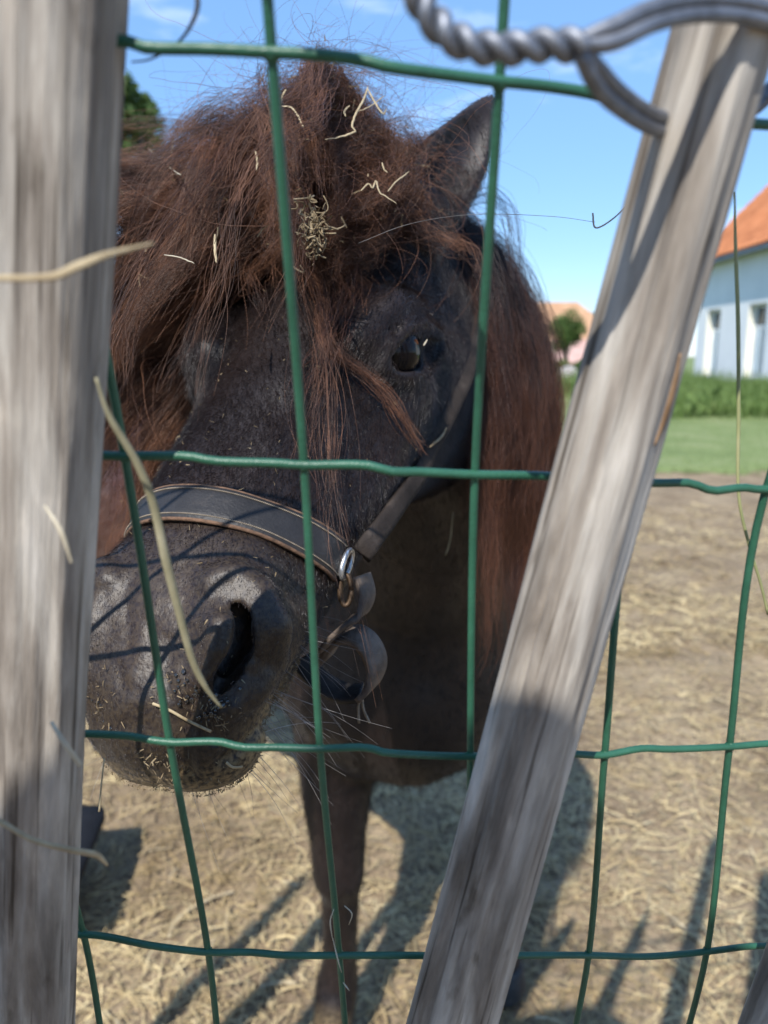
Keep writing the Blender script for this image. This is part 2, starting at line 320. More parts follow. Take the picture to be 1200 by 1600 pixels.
e = MB(); e.box((HX - 0.03, HY0 - 0.03, -0.05), (HX + 7.03, HY1 + 0.03, 0.30)); e.build('plinth', M['plinth'], H)
for c_, w_ in wins:
    y0, y1 = c_ - w_ / 2, c_ + w_ / 2
    e = MB()                                                                          # reveal: jambs, head, sill face
    e.add([(HX, y0, zb), (HX + DEP, y0, zb), (HX + DEP, y0, zt_), (HX, y0, zt_)], [(0, 1, 2, 3)])
    e.add([(HX, y1, zb), (HX + DEP, y1, zb), (HX + DEP, y1, zt_), (HX, y1, zt_)], [(3, 2, 1, 0)])
    e.add([(HX, y0, zt_), (HX, y1, zt_), (HX + DEP, y1, zt_), (HX + DEP, y0, zt_)], [(0, 3, 2, 1)])
    W = e.build('window', M['cream'], H)
    e = MB(); e.box((HX - 0.06, y0 - 0.05, zb - 0.08), (HX + DEP, y1 + 0.05, zb)); e.build('sill', M['plinth'], W)
    e = MB(); X0, X1 = HX + DEP - 0.07, HX + DEP - 0.01; tr_ = zb + 1.32
    for a, b_ in ((y0, y0 + 0.09), (y1 - 0.09, y1)): e.box((X0, a, zb), (X1, b_, zt_))
    for a, b_ in ((zb + 0.002, zb + 0.12), (tr_, tr_ + 0.09), (zt_ - 0.08, zt_ - 0.002)): e.box((X0 + .003, y0 + 0.09, a), (X1 - .003, y1 - 0.09, b_))
    e.box((X0 + .006, c_ - 0.05, zb + 0.12), (X1 - .006, c_ + 0.05, tr_)); e.build('frame', M['white_paint'], W)
    for a, b_, z0, z1 in ((y0 + .09, c_ - .05, zb + .12, tr_), (c_ + .05, y1 - .09, zb + .12, tr_), (y0 + .09, y1 - .09, tr_ + .09, zt_ - .08)):
        g_ = MB(); g_.box((X0 + 0.03, a, z0), (X0 + 0.036, b_, z1)); g_.build('pane', M['glass'], W)
    s_ = MB()                                                                         # pale blue half shutters behind the lower panes
    for a, b_ in ((y0 + .10, c_ - .20), (c_ + .10, y1 - .22)): s_.box((X0 - 0.03, a, zb + 0.14), (X0 - 0.004, b_, tr_ - 0.02))
    s_.build('shutter', M['blue_paint'], W)
# roof slopes as rows of curved pantiles
def pantile_slope(name, x0, z0, x1, z1, y0, y1, parent, mat, cw=0.22, rows=16):
    nx = rows; V = []; F = []; ny = int((y1 - y0) / cw) * 6 + 1; yy = np.linspace(y0, y1, ny)
    up = np.array([-(z1 - z0), 0, x1 - x0]); up = up / np.linalg.norm(up); up = up if up[2] > 0 else -up
    for r_ in range(nx):
        for q in (0, 1):
            f_ = (r_ + q * 1.04) / nx
            for y in yy:
                bump_ = 0.035 * math.sin(2 * math.pi * y / cw) + (0.03 if q == 0 else 0.0)
                V.append((x0 + (x1 - x0) * f_ + up[0] * bump_, y, z0 + (z1 - z0) * f_ + up[2] * bump_))
        o_ = r_ * 2 * ny
        F += [(o_ + i, o_ + i + 1, o_ + ny + i + 1, o_ + ny + i) for i in range(ny - 1)]
    return mesh_obj(name, V, F, mat, parent, True)
rf = pantile_slope('roof', HX - 0.42, EAVE - 0.33, HX + 3.5, EAVE + 3.6, HY0 - 0.2, HY1 + 0.15, H, M['roof'])
pantile_slope('roof', HX + 7.42, EAVE - 0.33, HX + 3.5, EAVE + 3.6, HY0 - 0.2, HY1 + 0.15, H, M['roof'], rows=8)
e = MB(); e.tube([(HX + 3.5, HY0 - 0.2, EAVE + 3.62), (HX + 3.5, HY1 + 0.15, EAVE + 3.62)], 0.13, 10); e.build('ridge', M['roof'], rf, True)
e = MB(); e.box((HX - 0.40, HY0 - 0.1, EAVE - 0.46), (HX - 0.30, HY1 + 0.1, EAVE - 0.36)); e.box((HX - 0.30, HY0 - 0.1, EAVE - 0.40), (HX - 0.003, HY1 + 0.1, EAVE - 0.37)); e.build('gutter', M['plinth'], H)

# ------------------------------------------------------------------ far barn with an orange roof, lower pink lean-to
M['pinkwall'] = noise_mat('pink_brick_wall', [(0.3, (0.36, 0.22, 0.17)), (0.7, (0.50, 0.34, 0.27))], (2, 2, 2), 0.9, 0.2)
M['roof_dull'] = noise_mat('faded_orange_tiles', [(0.3, (0.36, 0.20, 0.11)), (0.7, (0.52, 0.31, 0.18))], (1.5, 1.5, 1.5), 0.9)
M['roof_pink'] = noise_mat('pink_tiles', [(0.3, (0.46, 0.27, 0.22)), (0.7, (0.60, 0.40, 0.34))], (1.5, 1.5, 1.5), 0.9)
B = tag(empty('barn', (9.5, 46, 0)), 'far low barn with a faded orange roof beyond the mane', 'barn')
bx0, bx1, by0, by1 = 5.2, 13.2, 43.0, 49.0
e = MB(); e.box((bx0, by0, -0.05), (bx1, by1, 1.75)); e.build('wall', M['pinkwall'], B)
rx = 8.6; rt_ = 4.1                                                                  # hipped roof running to the right
e = MB(); e.add([(bx0 - .3, by0 - .3, 1.7), (bx1 + .3, by0 - .3, 1.7), (bx1 + .3, by1 + .3, 1.7), (bx0 - .3, by1 + .3, 1.7), (bx0 + 2.6, (by0 + by1) / 2, rt_), (bx1 - 2.0, (by0 + by1) / 2, rt_)],
                  [(0, 1, 5, 4), (1, 2, 5), (2, 3, 4, 5), (3, 0, 4), (3, 2, 1, 0)]); e.build('roof', M['roof_dull'], B)
e = MB(); e.add([(bx0 + .5, by0 - 3.4, 0.75), (bx1 + 0.6, by0 - 3.4, 0.75), (bx1 + 0.6, by0 - .32, 1.9), (bx0 + .5, by0 - .32, 1.9), (bx0 + .5, by0 - 3.4, 0.68), (bx1 + .6, by0 - 3.4, 0.68), (bx1 + .6, by0 - .32, 1.6), (bx0 + .5, by0 - .32, 1.6)],
                  [(0, 1, 2, 3), (4, 7, 6, 5), (0, 4, 5, 1), (1, 5, 6, 2), (3, 7, 4, 0)]); e.build('lean_to_roof', M['roof_pink'], B)
e = MB(); e.box((bx0 + 0.7, by0 - 3.2, -0.05), (bx1 + 0.4, by0 - .01, 0.70)); e.build('lean_to_wall', M['pinkwall'], B)

# ------------------------------------------------------------------ trees and shrubs: trunk, limbs and leaf-sized faces in clumps
M['bark'] = noise_mat('bark', [(0.3, (0.06, 0.05, 0.038)), (0.7, (0.16, 0.13, 0.10))], (9, 9, 2), 0.9, 0.5)
def leaf_mat(name, a, b_, c_):
    m = noise_mat(name, [(0.3, a), (0.55, b_), (0.8, c_)], (1.3, 1.3, 1.3), 0.6, spec=0.3, detail=10)
    t = m.node_tree; b = t.nodes['Principled BSDF']; out = t.nodes['Material Output']; tr = t.nodes.new('ShaderNodeBsdfTranslucent'); ms = t.nodes.new('ShaderNodeMixShader'); ms.inputs[0].default_value = 0.4
    t.links.new(b.inputs['Base Color'].links[0].from_socket, tr.inputs[0]); t.links.new(b.outputs[0], ms.inputs[1]); t.links.new(tr.outputs[0], ms.inputs[2]); t.links.new(ms.outputs[0], out.inputs[0])
    return m
M['leaf_mid'] = leaf_mat('mid_green_leaves', (0.07, 0.12, 0.03), (0.11, 0.175, 0.048), (0.155, 0.22, 0.07))
M['leaf_dark'] = leaf_mat('dark_green_leaves', (0.026, 0.062, 0.028), (0.042, 0.088, 0.038), (0.07, 0.115, 0.05))
M['leaf_weed'] = leaf_mat('weed_leaves', (0.11, 0.175, 0.045), (0.17, 0.245, 0.07), (0.24, 0.28, 0.11))
def leaf_cloud(centres, radii, n, size, seed):
    rng = np.random.default_rng(seed); w_ = np.array([r.prod() ** (2 / 3) for r in radii]); w_ /= w_.sum(); k = rng.choice(len(centres), n, p=w_)
    d = unit(rng.normal(size=(n, 3))); P = np.array(centres)[k] + d * np.array(radii)[k] * (rng.random((n, 1)) ** 0.45)
    nn = unit(d + rng.normal(size=(n, 3)) * 0.7 + np.array([0, 0, 0.4])); u = unit(np.cross(nn, rng.normal(size=(n, 3)))); v = np.cross(nn, u); s = size * rng.uniform(0.6, 1.4, (n, 1))
    V = np.stack([P - u * s, P + v * s * 0.45 + nn * s * 0.1, P + u * s, P - v * s * 0.45 + nn * s * 0.1], 1).reshape(-1, 3)
    return V, (np.arange(n)[:, None] * 4 + np.arange(4)[None]).astype(int)
def tree(name, x, y, h, rx_, crown0, n, size, mat, seed, label, clumps=26, cat='tree', trunk=True):
    rng = np.random.default_rng(seed); T = tag(empty(name, (x, y, 0)), label, cat)
    cz = (crown0 + h) / 2; rz = (h - crown0) / 2; cen, rad = [], []
    for i in range(clumps):
        d = unit(rng.normal(size=3)); q = rng.random() ** 0.5 * 0.78
        cen.append(np.array([x, y, cz]) + d * q * np.array([rx_, rx_, rz])); rad.append(np.array([rx_, rx_, rz]) * rng.uniform(0.22, 0.42))
    V, F = leaf_cloud(cen, rad, n, size, seed + 1); o = mesh_obj('crown', V, F, mat, T, False)
    e = MB(); r0 = 0.035 * h
    e.tube(spline([(x, y, -0.05), (x + 0.05 * h * 0.2, y, cz * 0.5), (x, y + 0.02, cz + rz * 0.5)], 14), np.linspace(r0, r0 * 0.3, 14), 9)
    for i in range(min(9, clumps)):
        s = np.array([x, y, crown0 * 0.8 + (cz - crown0 * 0.8) * rng.random()]); e.tube(spline([s, (s + cen[i]) / 2 + rng.normal(size=3) * 0.05 * h * .3, cen[i]], 9), np.linspace(r0 * 0.4, r0 * 0.08, 9), 6)
    e.build('trunk', M['bark'], T, True)
    return T
tree('round_tree', 8.35, 36.0, 3.35, 0.98, 0.9, 5200, 0.075, M['leaf_mid'], 51, 'small round green tree in front of the orange barn roof')
tree('dark_tree', 16.5, 62.0, 4.6, 2.6, 0.8, 3600, 0.18, M['leaf_dark'], 53, 'dark green tree behind the right end of the barn')
tree('dark_tree', 21.5, 64.0, 4.3, 2.8, 0.6, 3600, 0.18, M['leaf_dark'], 54, 'dark tree hidden mostly behind the leaning paling')
tree('garden_tree', -4.45, 14.0, 5.75, 0.80, 4.3, 3600, 0.08, M['leaf_mid'], 57, 'leafy tree showing between the left paling and the forelock')
for i, (x, y, h_, r_) in enumerate(((7.3, 33, 1.0, 0.75), (8.6, 33.5, 0.9, 0.8), (9.9, 32, 1.1, 0.9), (11.4, 34, 1.0, 0.9), (6.0, 32, 1.1, 0.9))):
    tree('shrub', x, y, h_, r_, 0.05, 1500, 0.06, M['leaf_mid'] if i % 2 else M['leaf_weed'], 60 + i, ['low shrub nearest the mane below the barn', 'low shrub below the small round tree', 'low shrub beside the leaning paling below the barn', 'low shrub hidden behind the leaning paling', 'low shrub hidden behind the mane'][i], 12, 'shrub')
st_ = MB(); rng = np.random.default_rng(70)
V, F = [], []
th = np.linspace(0, math.pi, 13); ph = np.linspace(0, 2 * math.pi, 21)[:-1]
Vs = np.array([(math.sin(a) * math.cos(p), math.sin(a) * math.sin(p), math.cos(a)) for a in th for p in ph]); Vs = Vs * (1 + 0.16 * noise3(Vs * 2.1, 7))[:, None] * [0.42, 0.36, 0.40] + [7.15, 30.2, 0.26]
Fs = [(i * 20 + k_, i * 20 + (k_ + 1) % 20, (i + 1) * 20 + (k_ + 1) % 20, (i + 1) * 20 + k_) for i in range(12) for k_ in range(20)]
M['stone'] = noise_mat('pale_stone', [(0.3, (0.30, 0.27, 0.26)), (0.7, (0.50, 0.46, 0.44))], (4, 4, 4), 0.9, 0.3)
tag(mesh_obj('boulder', Vs, Fs, M['stone']), 'pale grey boulder on the grass below the barn', 'boulder')
# rank weeds along the foot of the farmhouse wall
k = 15000; rng = np.random.default_rng(72); x = rng.uniform(4.4, 9.9, k); y = rng.uniform(12.4, 27, k)
y0_ = 12.8 + 0.5 * noise3(np.stack([x * 0.9, 0 * x, 0 * x], -1), 73); keep = (y > y0_) & (x > 4.3 + 0.04 * y + 0.5 * noise3(np.stack([y * .6, 0 * x, 0 * x], -1), 74)); x, y = x[keep], y[keep]
hh = 0.30 + 0.20 * noise3(np.stack([x * 0.8, y * 0.8, 0 * x], -1), 75)
z = hh * rng.random(len(x)) ** 0.6; C = np.stack([x, y, z], 1); n = len(C)
nn = unit(rng.normal(size=(n, 3)) + [0, -0.3, 0.7]); u = unit(np.cross(nn, rng.normal(size=(n, 3)))); v = np.cross(nn, u); s = rng.uniform(0.05, 0.13, (n, 1))
V = np.stack([C - u * s, C + v * s * .4, C + u * s, C - v * s * .4], 1).reshape(-1, 3)
tag(mesh_obj('weeds', V, (np.arange(n)[:, None] * 4 + np.arange(4)[None]).astype(int), M['leaf_weed'], None, False), 'rank green weeds along the foot of the farmhouse', 'weeds', kind='stuff')
k = 5000; x = rng.uniform(4.5, 9.9, k); y = rng.uniform(12.6, 26, k)
blades('weeds', np.stack([x, y, 0 * x], 1), 0.62, 0.012, 0.5, M['leaf_weed'], 76, 'tall grass stalks among the weeds by the farmhouse', 'weeds')
# meadow strip in the middle distance
k = 5000; x = rng.uniform(2.0, 14, k); y = rng.uniform(18, 34, k)
blades('grass', np.stack([x, y, 0 * x], 1), 0.30, 0.014, 0.6, M['grass'], 77, 'longer meadow grass in the middle distance', 'grass')

# ------------------------------------------------------------------ dark rubber feed trough on the hay at the left
M['rubber'] = noise_mat('dark_blue_rubber', [(0.3, (0.008, 0.009, 0.012)), (0.7, (0.016, 0.018, 0.024))], (20, 20, 20), 0.85, 0.2, spec=0.2)
TR = tag(empty('feed_trough', (-0.78, 1.55, 0)), 'dark blue-grey rubber feed trough on the hay beside the left paling', 'trough')
def lofted(name, rings, mat, parent, close=True):
    n = len(rings[0]); V = [p for r in rings for p in r]; F = [(i * n + k_, i * n + (k_ + 1) % n, (i + 1) * n + (k_ + 1) % n, (i + 1) * n + k_) for i in range(len(rings) - 1) for k_ in range(n)]
    if close: F += [tuple(range(n))[::-1], tuple((len(rings) - 1) * n + k_ for k_ in range(n))]
    return mesh_obj(name, V, F, mat, parent, True)
def rrect(cx, cy, z, a, b_, r_, rot, n=7):
    P = []
    for sx, sy, a0 in ((1, 1, 0), (-1, 1, 1), (-1, -1, 2), (1, -1, 3)):
        for q in np.linspace(0, math.pi / 2, n): P.append((sx * (a - r_) + r_ * math.cos(a0 * math.pi / 2 + q), sy * (b_ - r_) + r_ * math.sin(a0 * math.pi / 2 + q)))
    c_, s_ = math.cos(rot), math.sin(rot)
    return [(cx + x * c_ - y * s_, cy + x * s_ + y * c_, z) for x, y in P]
tx, ty, ro = -0.885, 1.27, 0.12
lofted('tub', [rrect(tx, ty, 0.0, 0.27, 0.11, .02, ro), rrect(tx, ty, 0.02, 0.28, 0.12, .022, ro), rrect(tx, ty, 0.11, 0.305, 0.145, .025, ro), rrect(tx, ty, 0.11, 0.285, 0.125, .022, ro), rrect(tx, ty, 0.03, 0.25, 0.09, .02, ro)], M['rubber'], TR)
lofted('rim', [rrect(tx, ty, 0.103, 0.306, 0.146, .025, ro), rrect(tx, ty, 0.102, 0.322, 0.162, .03, ro), rrect(tx, ty, 0.121, 0.322, 0.162, .03, ro), rrect(tx, ty, 0.123, 0.288, 0.128, .022, ro)], M['rubber'], TR)
# ------------------------------------------------------------------ the pony: one body surface grown from blended volumes
HT = np.array([-0.1085, 0.2897, -0.1194 + CAM_H])                       # nose tip (between the nostrils) in the world
HR = np.array([[0.942, 0.22, -0.254], [-0.327, 0.776, -0.54], [0.078, 0.592, 0.802]])   # columns: pony's left, towards poll, off the forehead
HR = np.linalg.qr(HR)[0] * np.sign(np.diag(np.linalg.qr(HR)[1]))
def h2w(p): return HT + np.asarray(p, float) @ HR.T
def w2h(p): return (np.asarray(p, float) - HT) @ HR

PRIMS = []
def smin(a, b, k):
    h = np.maximum(k - np.abs(a - b), 0) / k
    return np.minimum(a, b) - h * h * h * k / 6
def add_prim(fn, lo, hi, k=0.02, op='u', local=False, mirror=False):
    lo, hi = np.array(lo, float), np.array(hi, float)
    if mirror: m = max(abs(lo[0]), abs(hi[0])); lo[0], hi[0] = -m, m
    if local:
        c = np.array([[(lo, hi)[a][0], (lo, hi)[b][1], (lo, hi)[d][2]] for a in (0, 1) for b in (0, 1) for d in (0, 1)])
        c = h2w(c); lo, hi = c.min(0), c.max(0)
    PRIMS.append((fn, lo - k - 0.012, hi + k + 0.012, k, op, local, mirror))

def eval_prim(pr, X, Y, Z):
    fn, lo, hi, k, op, local, mirror = pr
    if local:
        x, y, z = X - HT[0], Y - HT[1], Z - HT[2]
        a = x * HR[0, 0] + y * HR[1, 0] + z * HR[2, 0]; b = x * HR[0, 1] + y * HR[1, 1] + z * HR[2, 1]; c = x * HR[0, 2] + y * HR[1, 2] + z * HR[2, 2]
        if mirror: a = np.abs(a)
        return fn(a, b, c)
    return fn(X, Y, Z)

def combine(F, d, k, op): return smin(F, d, k) if op == 'u' else -smin(-F, d, k)

def sdf(P):
    P = np.asarray(P, float); X, Y, Z = P[..., 0], P[..., 1], P[..., 2]
    F = np.full(X.shape, 1.0)
    for pr in PRIMS: F = combine(F, eval_prim(pr, X, Y, Z), pr[3], pr[4])
    return F
def sdf_grad(P, e=0.0015):
    g = np.stack([sdf(P + e * np.eye(3)[i]) - sdf(P - e * np.eye(3)[i]) for i in range(3)], -1)
    return g / (np.linalg.norm(g, axis=-1, keepdims=True) + 1e-9)

def ell(c, r, rot=None, **kw):
    c, r = np.array(c, float), np.array(r, float)
    if rot is None:
        fn = lambda X, Y, Z: (np.sqrt(((X - c[0]) / r[0]) ** 2 + ((Y - c[1]) / r[1]) ** 2 + ((Z - c[2]) / r[2]) ** 2) - 1) * r.min()
    else:
        Q = np.array(rot, float)                                       # rows are the axes
        def fn(X, Y, Z):
            x, y, z = X - c[0], Y - c[1], Z - c[2]
            s = 0
            for i in range(3): s = s + ((x * Q[i, 0] + y * Q[i, 1] + z * Q[i, 2]) / r[i]) ** 2
            return (np.sqrt(s) - 1) * r.min()
    m = r.max() if rot is not None else r
    add_prim(fn, c - m, c + m, **kw)

def caps(P, rad, **kw):
    """chain of tapered capsules"""
    P = np.array(P, float); rad = np.broadcast_to(rad, (len(P),)).astype(float)
    def fn(X, Y, Z):
        o = None
        for i in range(len(P) - 1):
            a, b = P[i], P[i + 1]; d = b - a; dd = d @ d + 1e-12
            t = np.clip(((X - a[0]) * d[0] + (Y - a[1]) * d[1] + (Z - a[2]) * d[2]) / dd, 0, 1)
            q = np.sqrt((X - a[0] - t * d[0]) ** 2 + (Y - a[1] - t * d[1]) ** 2 + (Z - a[2] - t * d[2]) ** 2) - (rad[i] + t * (rad[i + 1] - rad[i]))
            o = q if o is None else np.minimum(o, q)
        return o
    add_prim(fn, (P - rad[:, None]).min(0), (P + rad[:, None]).max(0), **kw)

# --- skull and nose as one lofted volume (u runs from the nose tip to the poll)
TU = np.array([-0.06, 0.0, 0.03, 0.06, 0.10, 0.15, 0.20, 0.25, 0.30, 0.35, 0.40, 0.46])
TT = np.array([-0.020, -0.010, -0.004, 0.0, 0.0, 0.001, 0.005, 0.011, 0.010, 0.002, -0.012, -0.04])
TB = np.array([-0.066, -0.074, -0.086, -0.095, -0.104, -0.122, -0.145, -0.168, -0.185, -0.188, -0.168, -0.13])
TW = np.array([0.029, 0.036, 0.0445, 0.051, 0.0585, 0.064, 0.069, 0.074, 0.073, 0.067, 0.058, 0.048])
def smooth_tab(T):
    uu = np.linspace(-0.06, 0.46, 261); v = np.interp(uu, TU, T); k = np.hanning(31); k /= k.sum()
    return uu, np.convolve(np.pad(v, 15, mode='edge'), k, 'valid')
_u, _T = smooth_tab(TT); _, _B = smooth_tab(TB); _, _W = smooth_tab(TW)
def skull(l, u, n):
    l = l + 0.005 * np.exp(-((u - 0.125) / 0.05) ** 2)                    # the nose bends a little to one side
    top, bot, wd = np.interp(u, _u, _T), np.interp(u, _u, _B), np.interp(u, _u, _W)
    cap = np.sqrt(np.clip(1 - np.clip((0.045 - u) / 0.058, 0, 0.999) ** 2.2, 1e-3, 1)) * np.sqrt(np.clip(1 - np.clip((u - 0.36) / 0.075, 0, 0.999) ** 2, 1e-3, 1))
    nc, hh = (top + bot) / 2, (top - bot) / 2 * cap
    q = (n - nc) / hh
    we = wd * (0.25 + 0.75 * cap) * (1 - 0.22 * np.clip(q, 0, 1.3) ** 1.5 - 0.22 * np.clip(-q, 0, 1.3) ** 1.5)
    f = (np.abs(l / we) ** 2.3 + np.abs(q) ** 2.3) ** (1 / 2.3) - 1
    return np.maximum(np.maximum(f * np.minimum(we, hh) * 0.9, -0.012 - u), u - 0.434)
add_prim(skull, (-0.085, -0.03, -0.20), (0.085, 0.45, 0.03), k=0.02, local=True)
HL = dict(local=True, mirror=True)
ell((0.030, 0.315, -0.105), (0.038, 0.080, 0.078), k=0.03, **HL)                     # cheek
caps([(0.066, 0.225, -0.052), (0.056, 0.165, -0.058), (0.047, 0.115, -0.058)], [0.012, 0.010, 0.006], k=0.022, **HL)   # facial crest
ell((0.052, 0.240, -0.026), (0.022, 0.036, 0.027), k=0.026, **HL)                   # eye socket mound
caps([(0.050, 0.215, -0.002), (0.062, 0.243, -0.004), (0.064, 0.268, -0.020)], [0.008, 0.009, 0.007], k=0.022, **HL)    # brow
ell((0.0, 0.006, -0.054), (0.040, 0.030, 0.033), k=0.022, local=True)                # upper lip
ell((0.014, 0.000, -0.063), (0.023, 0.023, 0.021), k=0.012, **HL)                    # the two halves of the upper lip
ell((0.0, 0.050, -0.083), (0.031, 0.042, 0.020), k=0.012, local=True)                # lower lip and chin
caps([(0.028, 0.060, -0.020), (0.036, 0.030, -0.020), (0.030, 0.012, -0.030)], [0.014, 0.017, 0.014], k=0.02, **HL)    # nostril mound
# --- ears
EAR_B, EAR_T = np.array([0.055, 0.372, -0.008]), None
_tip = w2h(at(772, 152, 0.565)); EAR_T = _tip
_ea = (EAR_T - EAR_B); EAR_LEN = np.linalg.norm(_ea); _ea = _ea / EAR_LEN
_face = np.array([0.55, -0.75, 0.35]); _face = _face - _ea * (_face @ _ea); _face /= np.linalg.norm(_face)
_side = np.cross(_ea, _face)
def ear(l, u, n, scoop=False):
    x, y, z = l - EAR_B[0], u - EAR_B[1], n - EAR_B[2]
    s = (x * _ea[0] + y * _ea[1] + z * _ea[2]) / EAR_LEN
    a = x * _side[0] + y * _side[1] + z * _side[2]; b = x * _face[0] + y * _face[1] + z * _face[2]
    sc = np.clip(s, 0.0, 1.0)
    wd = 0.0265 * (np.clip(1 - sc ** 2.0, 0.0, 1) ** 0.8) * (0.78 + 0.75 * sc - 0.45 * sc ** 2) + 0.0022
    if scoop:
        wd = wd * 0.74; b = b - 0.011; th = wd * 0.75
    else: th = wd * 0.62
    d = (np.sqrt((a / wd) ** 2 + (b / th) ** 2) - 1) * th * 0.9
    lo, hi = (0.10, 0.93) if scoop else (-0.22, 1.0)
    return np.maximum(d, np.maximum((lo - s), (s - hi)) * EAR_LEN)
_elo = np.minimum(EAR_B, EAR_T) - 0.04; _ehi = np.maximum(EAR_B, EAR_T) + 0.04
add_prim(lambda l, u, n: ear(l, u, n), _elo, _ehi, k=0.016, **HL)
add_prim(lambda l, u, n: ear(l, u, n, True), _elo, _ehi, k=0.006, op='s', **HL)

# --- neck, trunk and legs (world coordinates)
caps([h2w((0, 0.385, -0.055)), (0.062, 0.76, 1.075), (0.066, 0.92, 1.06), (-0.02, 1.10, 0.985), (-0.13, 1.26, 0.91)], [0.056, 0.060, 0.064, 0.082, 0.10], k=0.05)
caps([h2w((0, 0.335, -0.105)), (0.050, 0.80, 0.90), (0.045, 0.93, 0.80), (0.02, 1.02, 0.68)], [0.060, 0.082, 0.115, 0.165], k=0.07)
ell((0.03, 1.00, 0.635), (0.165, 0.15, 0.165), k=0.06)
caps([(-0.06, 1.18, 0.71), (-0.30, 1.52, 0.73), (-0.52, 1.80, 0.74)], [0.215, 0.262, 0.25], k=0.09)
ell((-0.60, 1.96, 0.76), (0.20, 0.20, 0.18), k=0.09)
LEG_F = [((-0.066, 1.00), 1), ((0.185, 1.14), -1)]
for (x, y), s in LEG_F:
    caps([(x + 0.02 * s, y + 0.05, 0.66), (x, y + 0.02, 0.50), (x - 0.002, y + 0.005, 0.42), (x, y - 0.005, 0.345)], [0.095, 0.060, 0.047, 0.036], k=0.05)
    caps([(x, y - 0.005, 0.345), (x, y - 0.008, 0.31), (x, y + 0.002, 0.27), (x - 0.003 * s, y + 0.01, 0.15), (x - 0.006 * s, y + 0.012, 0.105), (x - 0.012 * s, y - 0.012, 0.058), (x - 0.014 * s, y - 0.02, 0.035)],
         [0.036, 0.037, 0.0285, 0.026, 0.033, 0.030, 0.034], k=0.012)
LEG_H = [((-0.76, 1.90), 1), ((-0.56, 2.06), -1)]
for (x, y), s in LEG_H:
    caps([(x + 0.06 * s, y + 0.05, 0.74), (x + 0.02 * s, y - 0.01, 0.56), (x, y + 0.05, 0.44), (x, y + 0.11, 0.36)], [0.13, 0.085, 0.05, 0.036], k=0.05)
    caps([(x, y + 0.11, 0.36), (x, y + 0.09, 0.22), (x, y + 0.08, 0.11), (x, y + 0.05, 0.05), (x, y + 0.045, 0.035)], [0.036, 0.027, 0.034, 0.031, 0.035], k=0.012)

# --- features whose place is read off the first surface: nostrils, mouth, eyelids
def on_skin(pts, out=0.0, z0=0.25, dens=1):
    """photo pixels -> points on the pony's surface seen there (pushed out by `out`)"""
    pts = np.asarray(pts, float)
    D = FWD + (pts[:, :1] - 600) / FPX * RIGHT + (800 - pts[:, 1:2]) / FPX * UP
    z = np.full(len(pts), z0)
    for _ in range(220):
        d = sdf(EYE + z[:, None] * D); z = z + np.clip(d, -0.01, 0.02) * 0.6
    P = EYE + z[:, None] * D
    return P + out * sdf_grad(P) if out else P

def trace(px, out=0.0):
    P = on_skin(px, out); return w2h(P[np.abs(sdf(P - out * 0)) < 0.01 + out])
def off(P, du, dn=0.0, dl=0.0): return P + np.array([dl, du, dn])
rim = trace([(338, 908), (372, 898), (408, 925), (428, 975), (424, 1030), (398, 1078), (364, 1106)])
caps(rim, np.interp(np.linspace(0, 1, len(rim)), [0, .5, 1], [0.005, 0.0082, 0.005]), k=0.012, **HL)
fold = trace([(346, 978), (344, 1015), (330, 1052)])
caps(fold, [0.0050, 0.0066, 0.0050], k=0.008, **HL)
slit = trace([(346, 950), (366, 944), (382, 966), (380, 1004), (362, 1042), (342, 1080), (334, 1100)])
_ray = unit(at(360, 1010, 0.32) - EYE) @ HR                              # straight into the nostril
caps(slit, [0.0015, 0.0031, 0.0042, 0.0048, 0.0046, 0.0038, 0.0018], k=0.005, op='s', **HL)
caps(slit[1:6] + 0.009 * _ray + [-0.001, 0, 0], [0.004, 0.0062, 0.0074, 0.0068, 0.004], k=0.003, op='s', **HL)
caps(slit[1:5] + 0.020 * _ray + [-0.003, 0, 0], [0.005, 0.009, 0.009, 0.006], k=0.003, op='s', **HL)
mouth = trace([(352, 1190), (378, 1166), (410, 1132), (440, 1096), (462, 1055)])
caps(mouth, np.linspace(0.0032, 0.0012, len(mouth)), k=0.006, op='s', **HL)
phil = trace([(302, 1090), (294, 1130), (288, 1165), (286, 1195), (290, 1214)])
caps(phil, np.linspace(0.0012, 0.0034, len(phil)), k=0.006, op='s', local=True)
wrk = [trace(p) for p in ([(185, 1040), (192, 1075), (212, 1080), (222, 1050)], [(236, 975), (240, 1020), (236, 1060)], [(262, 1000), (258, 1050), (262, 1090)], [(200, 945), (206, 985), (196, 1010)])]
for q in wrk: caps(q, 0.0008, k=0.006, op='s', local=True)
eye_c = trace([(643, 546)])[0]
upl = trace([(594, 574), (606, 547), (630, 516), (660, 506), (682, 520), (692, 548)])
lol = trace([(596, 576), (616, 587), (642, 590), (668, 577), (690, 552)])
EYE_R = 0.0182; EYE_C = eye_c - np.array([0.0140, -0.001, 0.0015])
ell(EYE_C, (EYE_R + 0.0010,) * 3, k=0.003, op='s', **HL)
caps(off(upl, 0.0, 0.0, 0.0015), [0.0026, 0.0034, 0.0040, 0.0040, 0.0036, 0.0026], k=0.005, **HL)
caps(off(lol, 0.0, 0.0, 0.0008), [0.0028, 0.003, 0.0032, 0.003, 0.0028], k=0.006, **HL)

